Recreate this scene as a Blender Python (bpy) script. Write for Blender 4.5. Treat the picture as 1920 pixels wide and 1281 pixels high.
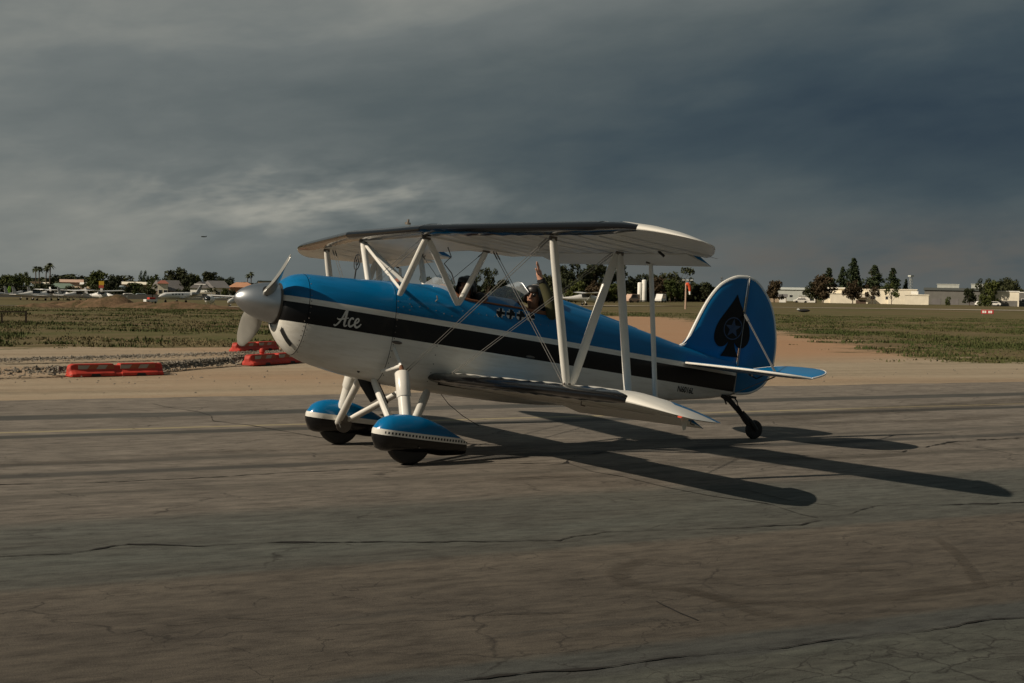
import bpy, bmesh, math, random
import numpy as np
from mathutils import Vector, Matrix, noise as mnoise

for o in list(bpy.data.objects): bpy.data.objects.remove(o)
scene = bpy.context.scene
C = scene.collection
R = math.radians
rnd = random.Random(7)

# ------------------------------------------------------------------ camera
CAM = Vector((-5.3226, -13.2736, 1.6421))
YAW, PITCH, ROLL, FPX = -0.478835, -0.0344424, 0.01743, 2668.79
right0 = Vector((math.cos(YAW), math.sin(YAW), 0)); fwd0 = Vector((-math.sin(YAW), math.cos(YAW), 0)); up0 = Vector((0, 0, 1))
fw = fwd0*math.cos(PITCH) + up0*math.sin(PITCH); u_ = up0*math.cos(PITCH) - fwd0*math.sin(PITCH)
rt = right0*math.cos(ROLL) + u_*math.sin(ROLL); up = u_*math.cos(ROLL) - right0*math.sin(ROLL)
cam = bpy.data.cameras.new('camera'); cam.sensor_width = 36; cam.lens = FPX/1920*36; cam.clip_end = 9000; cam.clip_start = .1
co = bpy.data.objects.new('camera', cam); C.objects.link(co)
co.matrix_world = Matrix(((rt.x, up.x, -fw.x, CAM.x), (rt.y, up.y, -fw.y, CAM.y), (rt.z, up.z, -fw.z, CAM.z), (0, 0, 0, 1)))
scene.camera = co
def bearing(px, D, z=0.0):
    """a spot on the ground: bearing named by the photo column, D metres away"""
    d = fwd0 + right0*((px-960)/FPX); d.normalize()
    return Vector((CAM.x + d.x*D, CAM.y + d.y*D, z))

# ------------------------------------------------------------------ sky, sun, exposure
SUN_EL, SUN_AZ = R(34.0), R(4.5)          # light comes from -X (ahead of the nose), a touch from starboard
sun_dir = Vector((-math.cos(SUN_EL)*math.cos(SUN_AZ), math.cos(SUN_EL)*math.sin(SUN_AZ), math.sin(SUN_EL)))
world = bpy.data.worlds.new('World'); scene.world = world; world.use_nodes = True
def build_world():
    nt = world.node_tree; nt.nodes.clear(); N = nt.nodes.new; L = nt.links.new
    out = N('ShaderNodeOutputWorld'); bg = N('ShaderNodeBackground'); bg.inputs['Strength'].default_value = 0.1
    L(bg.outputs[0], out.inputs[0])
    sky = N('ShaderNodeTexSky'); sky.sky_type = 'NISHITA'; sky.sun_disc = False
    sky.sun_elevation = SUN_EL; sky.sun_rotation = math.atan2(sun_dir.x, sun_dir.y)
    tc = N('ShaderNodeTexCoord')
    def dot(v):
        n = N('ShaderNodeVectorMath'); n.operation = 'DOT_PRODUCT'; L(tc.outputs['Generated'], n.inputs[0]); n.inputs[1].default_value = v; return n.outputs['Value']
    def m(op, a, b=None, c=None, clamp=False):
        n = N('ShaderNodeMath'); n.operation = op; n.use_clamp = clamp
        for i, x in enumerate((a, b, c)):
            if x is None: continue
            if isinstance(x, (int, float)): n.inputs[i].default_value = x
            else: L(x, n.inputs[i])
        return n.outputs[0]
    u, f, v = dot(right0), dot(fwd0), dot((0, 0, 1))
    def comb(x, y, z):
        n = N('ShaderNodeCombineXYZ'); L(x, n.inputs[0]); L(y, n.inputs[1]); L(z, n.inputs[2]); return n.outputs[0]
    vs = m('MULTIPLY', v, 3.2)
    slant = m('MULTIPLY_ADD', u, -0.35, vs)
    vec = comb(u, f, slant)
    def noise(vec, s, d, r, dist=0):
        n = N('ShaderNodeTexNoise'); n.inputs['Scale'].default_value = s; n.inputs['Detail'].default_value = d
        n.inputs['Roughness'].default_value = r; n.inputs['Distortion'].default_value = dist; L(vec, n.inputs['Vector']); return n.outputs['Fac']
    n1 = noise(vec, 2.6, 3, .5, .3); n2 = noise(vec, 7, 5, .55, .4); n3 = noise(vec, 22, 3, .55, .2)
    def blob(cu, cv, ru, rv, amp):
        a = m('POWER', m('DIVIDE', m('SUBTRACT', u, cu), ru), 2); b = m('POWER', m('DIVIDE', m('SUBTRACT', v, cv), rv), 2)
        front = m('GREATER_THAN', f, 0)
        e = m('EXPONENT', m('MULTIPLY', m('ADD', a, b), -1)); return m('MULTIPLY', m('MULTIPLY', e, amp), front)
    # cloud brightness: soft banks plus the banks the photo shows
    t = m('MULTIPLY_ADD', m('SUBTRACT', n1, .5), .58, .53)
    t = m('MULTIPLY_ADD', m('SUBTRACT', n2, .5), .27, t)
    t = m('MULTIPLY_ADD', m('SUBTRACT', n3, .5), .13, t)
    for a in ((-.10, .25, .24, .075, .38), (-.36, .15, .20, .16, .18), (.34, .12, .19, .07, -.34), (.14, .14, .20, .06, -.14), (.34, .26, .2, .04, .06), (-.28, .03, .25, .04, .12)):
        t = m('ADD', t, blob(*a))
    nn = m('MULTIPLY_ADD', n3, .55, m('MULTIPLY', n2, .6)); wisp = m('MULTIPLY', blob(-.13, .062, .11, .022, 1.0), m('MULTIPLY', m('SUBTRACT', nn, .46, clamp=True), 2.6))
    low = m('MULTIPLY', blob(.27, .026, .2, .022, 1.0), m('MULTIPLY', m('SUBTRACT', nn, .40, clamp=True), 3.0))
    t = m('ADD', t, m('MULTIPLY', wisp, .72)); 
    cr = N('ShaderNodeValToRGB'); L(t, cr.inputs[0]); e = cr.color_ramp.elements
    e[0].position = 0.05; e[0].color = (.020, .036, .055, 1); e[1].position = 1; e[1].color = (.30, .30, .265, 1)
    for p, c in ((.28, (.045, .066, .080)), (.5, (.088, .108, .112)), (.72, (.150, .167, .163))):
        x = e.new(p); x.color = (*c, 1)
    warm = N('ShaderNodeMix'); warm.data_type = 'RGBA'; L(low, warm.inputs['Factor']); L(cr.outputs[0], warm.inputs['A']); warm.inputs['B'].default_value = (.115, .105, .094, 1)
    sc = N('ShaderNodeMix'); sc.data_type = 'RGBA'; sc.blend_type = 'MULTIPLY'; sc.inputs['Factor'].default_value = 1
    L(warm.outputs['Result'], sc.inputs['A']); sc.inputs['B'].default_value = (10.4, 10.4, 10.4, 1)
    mx = N('ShaderNodeMix'); mx.data_type = 'RGBA'; mx.inputs['Factor'].default_value = .985; L(sky.outputs[0], mx.inputs['A']); L(sc.outputs['Result'], mx.inputs['B'])
    L(mx.outputs['Result'], bg.inputs['Color'])
build_world()
sl = bpy.data.lights.new('sun', 'SUN'); sl.energy = 4.3; sl.angle = R(.6); sl.color = (1, .87, .70)
so = bpy.data.objects.new('sun', sl); C.objects.link(so); so.rotation_euler = sun_dir.to_track_quat('Z', 'Y').to_euler(); so.location = (-20, 0, 20)
vs_ = scene.view_settings; vs_.view_transform = 'Standard'; vs_.look = 'None'; vs_.exposure = 0.0; vs_.gamma = 1; vs_.use_curve_mapping = False

# ------------------------------------------------------------------ helpers: materials
class NT:
    def __init__(s, name):
        s.m = bpy.data.materials.new(name); s.m.use_nodes = True; s.nt = s.m.node_tree; s.b = s.nt.nodes['Principled BSDF']
    def N(s, t, **k):
        n = s.nt.nodes.new(t)
        for a, v in k.items(): setattr(n, a, v)
        return n
    def L(s, a, b): s.nt.links.new(a, b)
    def math(s, op, a, b=None, c=None, clamp=False):
        n = s.N('ShaderNodeMath', operation=op, use_clamp=clamp)
        for i, x in enumerate((a, b, c)):
            if x is None: continue
            if isinstance(x, (int, float)): n.inputs[i].default_value = x
            else: s.L(x, n.inputs[i])
        return n.outputs[0]
    def coords(s, kind='Object'): return s.N('ShaderNodeTexCoord').outputs[kind]
    def xyz(s, v):
        n = s.N('ShaderNodeSeparateXYZ'); s.L(v, n.inputs[0]); return n.outputs
    def noise(s, vec, scale, detail=4, rough=.55, dist=0):
        n = s.N('ShaderNodeTexNoise'); n.inputs['Scale'].default_value = scale; n.inputs['Detail'].default_value = detail
        n.inputs['Roughness'].default_value = rough; n.inputs['Distortion'].default_value = dist
        if vec is not None: s.L(vec, n.inputs['Vector'])
        return n.outputs['Fac']
    def mapping(s, vec, scale=(1, 1, 1), loc=(0, 0, 0), rot=(0, 0, 0)):
        n = s.N('ShaderNodeMapping'); s.L(vec, n.inputs[0]); n.inputs['Scale'].default_value = scale; n.inputs['Location'].default_value = loc; n.inputs['Rotation'].default_value = rot
        return n.outputs[0]
    def ramp(s, fac, stops, interp='LINEAR'):
        n = s.N('ShaderNodeValToRGB'); n.color_ramp.interpolation = interp; e = n.color_ramp.elements
        stops = sorted(stops, key=lambda q: q[0])
        e[0].position, e[0].color = stops[0][0], (*stops[0][1], 1); e[1].position, e[1].color = stops[-1][0], (*stops[-1][1], 1)
        for p, c in stops[1:-1]:
            x = e.new(p); x.color = (*c, 1)
        s.L(fac, n.inputs[0]); return n.outputs[0]
    def mix(s, fac, a, b, mode='MIX'):
        n = s.N('ShaderNodeMix', data_type='RGBA', blend_type=mode)
        for k, x in (('Factor', fac), ('A', a), ('B', b)):
            if isinstance(x, (int, float)): n.inputs[k].default_value = x
            elif isinstance(x, tuple): n.inputs[k].default_value = (*x, 1)
            else: s.L(x, n.inputs[k])
        return n.outputs['Result']
    def maprange(s, v, a, b, c=0, d=1):
        n = s.N('ShaderNodeMapRange'); s.L(v, n.inputs[0])
        for i, x in enumerate((a, b, c, d)): n.inputs[i+1].default_value = x
        return n.outputs[0]
    def bump(s, h, strength=.3, dist=.01):
        n = s.N('ShaderNodeBump'); n.inputs['Strength'].default_value = strength; n.inputs['Distance'].default_value = dist; s.L(h, n.inputs['Height']); s.L(n.outputs[0], s.b.inputs['Normal'])
    def set(s, rough=.5, metal=0, coat=0, spec=.5):
        s.b.inputs['Roughness'].default_value = rough; s.b.inputs['Metallic'].default_value = metal
        s.b.inputs['Coat Weight'].default_value = coat; s.b.inputs['Coat Roughness'].default_value = .06; s.b.inputs['Specular IOR Level'].default_value = spec
        return s.m
def plain(name, col, rough=.5, metal=0, coat=0, var=.12, scale=6, spec=.5, bump=0):
    t = NT(name); v = t.coords()
    n = t.noise(v, scale, 4)
    c = t.mix(t.maprange(n, .3, .7), tuple(x*(1-var) for x in col), tuple(min(1, x*(1+var)) for x in col))
    t.L(c, t.b.inputs['Base Color'])
    if bump: t.bump(t.noise(v, scale*6, 3), bump, .005)
    return t.set(rough, metal, coat, spec)
def emissive(name, col, strength):
    t = NT(name); t.b.inputs['Base Color'].default_value = (*col, 1); t.b.inputs['Emission Color'].default_value = (*col, 1); t.b.inputs['Emission Strength'].default_value = strength
    return t.set(.3)

BLUE = (.001, .138, .335); WHITE = (.74, .72, .66); BLACK = (.004, .004, .0045)
M = {}
def mats():
    # airframe paint: blue top, white line, black band, white belly, by height in the airframe's own frame
    t = NT('airframe_paint'); v = t.coords(); z = t.xyz(v)[2]
    c = t.ramp(t.math('MULTIPLY', z, .5), [(0, WHITE), (1.176/2, BLACK), (1.362/2, WHITE), (1.42/2, BLUE)], 'CONSTANT')
    dirt = t.noise(t.mapping(v, (.7, 4, 6)), 3, 7, .68)
    c = t.mix(t.maprange(dirt, .46, .72, 0, .5), c, (.62, .58, .50), 'MULTIPLY'); t.L(c, t.b.inputs['Base Color'])
    t.bump(t.noise(t.mapping(v, (1, 1, 1)), 5, 3), .05, .004)
    M['livery'] = t.set(.3, 0, .08, .25)
    # wheel spats
    t = NT('spat_paint'); v = t.coords(); x, y, z = t.xyz(v)
    c = t.ramp(t.math('MULTIPLY', z, 1.0), [(0, BLACK), (.252, WHITE), (.306, BLUE)], 'CONSTANT')
    fx = t.math('FRACT', t.math('MULTIPLY', x, 29)); 
    a = t.math('LESS_THAN', t.math('ABSOLUTE', t.math('SUBTRACT', fx, .5)), .27)
    b = t.math('LESS_THAN', t.math('ABSOLUTE', t.math('SUBTRACT', z, .279)), .011)
    cc = t.math('MULTIPLY', t.math('GREATER_THAN', x, -.33), t.math('LESS_THAN', y, -.95))
    c = t.mix(t.math('MULTIPLY', t.math('MULTIPLY', a, b), cc), c, (.02, .02, .02)); t.L(c, t.b.inputs['Base Color'])
    M['spat'] = t.set(.22, 0, .3, .35)
    # wing fabric: black leading edge band (attribute band > 0), blue rear of the top surface, white elsewhere
    t = NT('wing_fabric'); v = t.coords()
    at = t.N('ShaderNodeAttribute', attribute_name='band').outputs['Fac']; tb = t.N('ShaderNodeAttribute', attribute_name='topblue').outputs['Fac']
    w = t.mix(t.maprange(t.noise(v, 2.5, 6), .4, .75, 0, .35), WHITE, (.58, .54, .46))
    c = t.mix(t.math('GREATER_THAN', tb, 0), w, BLUE); c = t.mix(t.math('GREATER_THAN', at, 0), c, BLACK)
    t.L(c, t.b.inputs['Base Color'])
    t.L(t.mix(t.math('GREATER_THAN', at, 0), (.33, .33, .33), (.14, .14, .14)), t.b.inputs['Roughness'])
    M['wing'] = t.m; t.b.inputs['Specular IOR Level'].default_value = .28; t.b.inputs['Coat Weight'].default_value = .02; t.b.inputs['Coat Roughness'].default_value = .1
    M['tape'] = plain('fabric_tape', (.60, .57, .50), .4, var=.1)
    M['white'] = plain('white_enamel', WHITE, .3, 0, .4, .06)
    M['blue'] = plain('blue_enamel', BLUE, .28, 0, .12, .08, 3, .3)
    M['darkblue'] = plain('faded_blue_print', (.005, .035, .085), .3, 0, .3)
    M['black'] = plain('black_enamel', BLACK, .3, 0, .0, spec=.2)
    M['blackflat'] = plain('matt_black', (.012, .012, .012), .7)
    M['rubber'] = plain('tyre_rubber', (.014, .013, .012), .75, bump=.3, scale=10)
    M['alu'] = plain('polished_aluminium', (.56, .58, .60), .38, 1, 0, .06, 8)
    M['prop'] = plain('propeller_grey', (.45, .44, .40), .35, .6)
    M['steel'] = plain('weathered_steel', (.16, .14, .12), .5, .6)
    M['wire'] = plain('bracing_wire', (.26, .255, .24), .4, .7)
    M['rust'] = plain('rusty_fitting', (.16, .07, .035), .8)
    M['leather'] = plain('brown_leather', (.20, .075, .03), .55, bump=.2)
    M['cockpit'] = plain('cockpit_interior', (.02, .02, .022), .8)
    M['offwhite'] = plain('lettering_white', (.62, .60, .56), .4)
    M['skin'] = plain('skin', (.50, .26, .17), .5, var=.06, scale=20)
    M['olive'] = plain('olive_jacket', (.055, .052, .018), .85, bump=.4, scale=14)
    M['darkcloth'] = plain('dark_jacket', (.012, .012, .012), .8, bump=.3)
    M['bluecloth'] = plain('blue_scarf', (.012, .06, .20), .8)
    M['helmet'] = plain('black_leather_cap', (.010, .009, .008), .4)
    M['lens'] = plain('dark_lens', (.02, .018, .015), .05, 0, .8)
    t = NT('windscreen_glass'); t.b.inputs['Base Color'].default_value = (.8, .85, .88, 1); t.b.inputs['Roughness'].default_value = .08; t.b.inputs['IOR'].default_value = 1.25
    tr = t.N('ShaderNodeBsdfTransparent'); tr.inputs[0].default_value = (.86, .90, .92, 1); mx = t.N('ShaderNodeMixShader'); mx.inputs[0].default_value = .24
    t.L(tr.outputs[0], mx.inputs[1]); t.L(t.b.outputs[0], mx.inputs[2]); t.L(mx.outputs[0], t.nt.nodes['Material Output'].inputs[0]); M['glass'] = t.m
    M['navred'] = emissive('lit_red_lens', (1, .14, .07), .6)
    M['barrier'] = plain('orange_plastic', (.44, .034, .018), .7, var=.3, scale=5)
    M['reflect'] = plain('reflective_white', (.30, .29, .25), .6); M['reflor'] = plain('reflective_orange', (.30, .075, .03), .6)
    M['bark'] = plain('bark', (.075, .052, .035), .9, bump=.4)
    def leaf(name, a, b):
        t = NT(name); v = t.N('ShaderNodeNewGeometry').outputs['Position']; oi = t.N('ShaderNodeObjectInfo').outputs['Random']
        n = t.noise(v, .8, 3); f = t.math('MULTIPLY_ADD', oi, .5, t.math('MULTIPLY', n, .8)); c = t.mix(t.maprange(f, .2, 1.0), a, b); t.L(c, t.b.inputs['Base Color'])
        t.b.inputs['Subsurface Weight'].default_value = 0
        return t.set(.75, spec=.2)
    M['leaf_dark'] = leaf('leaves_dark', (.018, .026, .012), (.05, .055, .022)); M['leaf_green'] = leaf('leaves_green', (.030, .048, .012), (.09, .10, .025))
    M['leaf_conifer'] = leaf('leaves_conifer', (.020, .034, .018), (.06, .075, .028)); M['leaf_palm'] = leaf('leaves_palm', (.03, .04, .018), (.08, .09, .04)); M['leaf_rust'] = leaf('leaves_brown', (.04, .03, .018), (.085, .06, .03))
mats()

# ------------------------------------------------------------------ helpers: geometry
class MB:
    def __init__(s): s.v = []; s.f = []; s.mi = []
    def add(s, verts, faces, mi=0):
        o = len(s.v); s.v += [tuple(p) for p in verts]; s.f += [tuple(i+o for i in f) for f in faces]; s.mi += [mi]*len(faces); return s
    def box(s, a, b, mi=0, bev=0):
        x0, y0, z0 = a; x1, y1, z1 = b
        return s.add([(x0,y0,z0),(x1,y0,z0),(x1,y1,z0),(x0,y1,z0),(x0,y0,z1),(x1,y0,z1),(x1,y1,z1),(x0,y1,z1)], [(3,2,1,0),(4,5,6,7),(0,1,5,4),(1,2,6,5),(2,3,7,6),(3,0,4,7)], mi)
    def loft(s, rings, mi=0, closed=True, caps=(True, True)):
        n = len(rings[0]); v = [p for r in rings for p in r]; f = []
        for i in range(len(rings)-1):
            for j in range(n if closed else n-1):
                k = (j+1) % n; f.append((i*n+j, i*n+k, (i+1)*n+k, (i+1)*n+j))
        if caps[0]: f.append(tuple(range(n-1, -1, -1)))
        if caps[1]: f.append(tuple((len(rings)-1)*n+j for j in range(n)))
        return s.add(v, f, mi)
    def tube(s, pts, r, seg=8, mi=0, flat=1.0, side=None, caps=(True, True)):
        pts = [Vector(p) for p in pts]; rs = r if isinstance(r, (list, tuple)) else [r]*len(pts); rings = []
        prev = None
        for i, p in enumerate(pts):
            d = (pts[min(i+1, len(pts)-1)] - pts[max(i-1, 0)]).normalized()
            if side is not None: a = Vector(side)
            elif prev is not None: a = prev
            else: a = Vector((0, 0, 1)) if abs(d.z) < .9 else Vector((1, 0, 0))
            a = (a - d*a.dot(d)).normalized(); b = d.cross(a); prev = a
            rings.append([p + a*(rs[i]*math.cos(t)) + b*(rs[i]*flat*math.sin(t)) for t in [2*math.pi*k/seg for k in range(seg)]])
        return s.loft(rings, mi, True, caps)
    def prism(s, poly, y0, y1, mi=0):          # polygon in x,z extruded along y
        n = len(poly); v = [(x, y0, z) for x, z in poly] + [(x, y1, z) for x, z in poly]
        return s.add(v, [tuple(range(n)), tuple(range(2*n-1, n-1, -1))] + [(i, i+n, (i+1) % n + n, (i+1) % n) for i in range(n)], mi)
    def lathe(s, prof, axis='z', c=(0, 0, 0), seg=24, mi=0, caps=(True, True)):
        rings = []
        for r, h in prof:
            ring = []
            for k in range(seg):
                a = 2*math.pi*k/seg; p, q = r*math.cos(a), r*math.sin(a)
                ring.append({'z': (c[0]+p, c[1]+q, c[2]+h), 'x': (c[0]+h, c[1]+p, c[2]+q), 'y': (c[0]+q, c[1]+h, c[2]+p)}[axis])
            rings.append(ring)
        return s.loft(rings, mi, True, caps)
    def blob(s, c, r, seg=16, rin=10, mi=0, fn=None):
        rx, ry, rz = r if isinstance(r, tuple) else (r, r, r); rings = []
        for i in range(rin+1):
            t = math.pi*i/rin
            t = min(max(t, .02), math.pi-.02); ring = []
            for k in range(seg):
                a = 2*math.pi*k/seg; p = Vector((rx*math.sin(t)*math.cos(a), ry*math.sin(t)*math.sin(a), rz*math.cos(t)))
                if fn: p = fn(p)
                ring.append((c[0]+p.x, c[1]+p.y, c[2]+p.z))
            rings.append(ring)
        return s.loft(rings, mi)
    def xf(s, fn): s.v = [tuple(fn(Vector(p))) for p in s.v]; return s
    def mesh(s, name):
        me = bpy.data.meshes.new(name); me.from_pydata(s.v, [], s.f); 
        bm = bmesh.new(); bm.from_mesh(me); bmesh.ops.recalc_face_normals(bm, faces=bm.faces); bm.to_mesh(me); bm.free()
        if any(s.mi): me.polygons.foreach_set('material_index', s.mi)
        me.update(); return me
    def build(s, name, mat, parent=None, smooth=False, bev=0, sharp=40):
        return link(name, s.mesh(name), mat, parent, smooth, bev, sharp)
def link(name, me, mat, parent=None, smooth=False, bev=0, sharp=40):
    for m_ in (mat if isinstance(mat, (list, tuple)) else [mat]): me.materials.append(M[m_] if isinstance(m_, str) else m_)
    o = bpy.data.objects.new(name, me); C.objects.link(o)
    if smooth:
        me.polygons.foreach_set('use_smooth', [True]*len(me.polygons)); me.set_sharp_from_angle(angle=R(sharp))
    if parent: o.parent = parent
    if bev:
        b = o.modifiers.new('bevel', 'BEVEL'); b.width = bev; b.segments = 2; b.limit_method = 'ANGLE'
    return o
def tag(o, label, cat, group=None, kind=None):
    if label: o['label'] = label
    if cat: o['category'] = cat
    if group: o['group'] = group
    if kind: o['kind'] = kind
    return o
def thing(name, label, cat, loc=(0, 0, 0), rotz=0, group=None):
    o = bpy.data.objects.new(name, None); C.objects.link(o); o.location = loc; o.rotation_euler = (0, 0, rotz); o.empty_display_size = .2
    return tag(o, label, cat, group)
def dup(root, loc, rotz, label, group=None, scale=None):
    r = root.copy(); C.objects.link(r); r.location = loc; r.rotation_euler = (0, 0, rotz); r['label'] = label
    if group: r['group'] = group
    if scale: r.scale = scale
    for ch in list(root.children):
        c = ch.copy(); C.objects.link(c); c.parent = r
        for g in list(ch.children):
            d = g.copy(); C.objects.link(d); d.parent = c
    return r
def sstep(a, b, x):
    t = min(1, max(0, (x-a)/(b-a))); return t*t*(3-2*t)
#@@PART2
# ------------------------------------------------------------------ the setting
def zg(x, y):
    return -1.9*sstep(60, 260, y)*(1-sstep(.35, .75, x/max(y, 1.0)))
def wave(x, y, s): return mnoise.noise(Vector((x*s, y*s, 3.1)))
def path_d(x, y):                                   # distance to the bare dirt track that leaves the shoulder
    ax, ay, bx, by = 15, 17, 47, 76; t = max(0, min(1, ((x-ax)*(bx-ax)+(y-ay)*(by-ay))/((bx-ax)**2+(by-ay)**2)))
    return math.hypot(x-ax-t*(bx-ax), y-ay-t*(by-ay))
def grass_edge(x):
    return 25.5 - 11.0*sstep(12, 24, x) + 1.3*wave(x, 0, .35) + .7*wave(x, 9, 1.1)
def ground():
    xs = sorted(set([-3000, -1200, -500, -200] + list(range(-100, 200, 4)) + list(range(200, 500, 20)) + [600, 800, 1200, 2000, 3500]))
    ys = sorted(set([-80, -40, -10] + [6+i*.8 for i in range(70)] + list(range(62, 300, 6)) + [320, 360, 420, 520, 700, 1000, 1500, 2500, 4500]))
    v = []
    for y in ys:
        for x in xs:
            z = zg(x, y)
            if y > 9.5: z += .06*wave(x, y, .18)*min(1, (y-9.5)/6)
            v.append((x, y, z - .01))
    nx = len(xs); f = [(j*nx+i, j*nx+i+1, (j+1)*nx+i+1, (j+1)*nx+i) for j in range(len(ys)-1) for i in range(nx-1)]
    me = bpy.data.meshes.new('ground'); me.from_pydata(v, [], f)
    a = me.attributes.new('bare', 'FLOAT', 'POINT')
    val = []
    for x, y, z in v:
        b = grass_edge(x) - y
        if y > 12: b = max(b, (8.0 - 1.5*sstep(40, 80, y)) + 2.0*wave(x, y, .2) - path_d(x, y))
        val.append(max(-6, min(6, b)))
    a.data.foreach_set('value', val)
    a = me.attributes.new('clay', 'FLOAT', 'POINT'); a.data.foreach_set('value', [max(0, min(1, (11-path_d(x, y))/5))*sstep(14, 22, y) for x, y, z in v])
    t = NT('grassland_soil'); p = t.coords(); x, y, z = t.xyz(p)
    big = t.noise(t.mapping(p, (.05, .12, 1)), 1, 5); mid = t.noise(t.mapping(p, (.35, .8, 1)), 1, 6, .65); fine = t.noise(p, 4, 6, .7); grit = t.noise(p, 30, 4, .7)
    streak = t.noise(t.mapping(p, (.10, .9, 1)), 1, 5, .6)
    gcol = t.ramp(t.math('MULTIPLY_ADD', mid, .7, t.math('MULTIPLY', fine, .3)), [(.32, (.050, .058, .018)), (.48, (.095, .092, .034)), (.60, (.135, .108, .055)), (.75, (.19, .14, .085))])
    gcol = t.mix(t.maprange(big, .44, .62, 0, .8), gcol, (.15, .105, .06)); gcol = t.mix(t.maprange(streak, .60, .70, 0, .7), gcol, (.25, .185, .12))
    scol = t.ramp(t.math('MULTIPLY_ADD', streak, .65, t.math('MULTIPLY', fine, .35)), [(.3, (.205, .165, .115)), (.5, (.325, .265, .188)), (.7, (.395, .325, .238))])
    scol = t.mix(t.maprange(big, .45, .66, 0, .55), scol, (.35, .205, .115))
    scol = t.mix(t.math('MULTIPLY', t.N('ShaderNodeAttribute', attribute_name='clay').outputs['Fac'], .75), scol, (.36, .205, .115))
    scol = t.mix(t.maprange(grit, .62, .75, 0, .5), scol, (.13, .10, .07))
    bare = t.N('ShaderNodeAttribute', attribute_name='bare').outputs['Fac']
    f = t.math('ADD', t.math('MULTIPLY', bare, .35), t.math('MULTIPLY', t.math('SUBTRACT', mid, .5), 3.0)); f = t.math('ADD', f, t.math('MULTIPLY', t.math('SUBTRACT', fine, .5), 1.2))
    c = t.mix(t.maprange(f, -.12, .30), gcol, scol); t.L(c, t.b.inputs['Base Color'])
    t.bump(t.math('ADD', t.math('MULTIPLY', fine, .6), t.math('MULTIPLY', grit, .4)), .8, .04)
    o = link('ground', me, t.set(.95, spec=.15)); tag(o, None, None, kind='structure')
    me.polygons.foreach_set('use_smooth', [True]*len(me.polygons))
ground()

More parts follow.
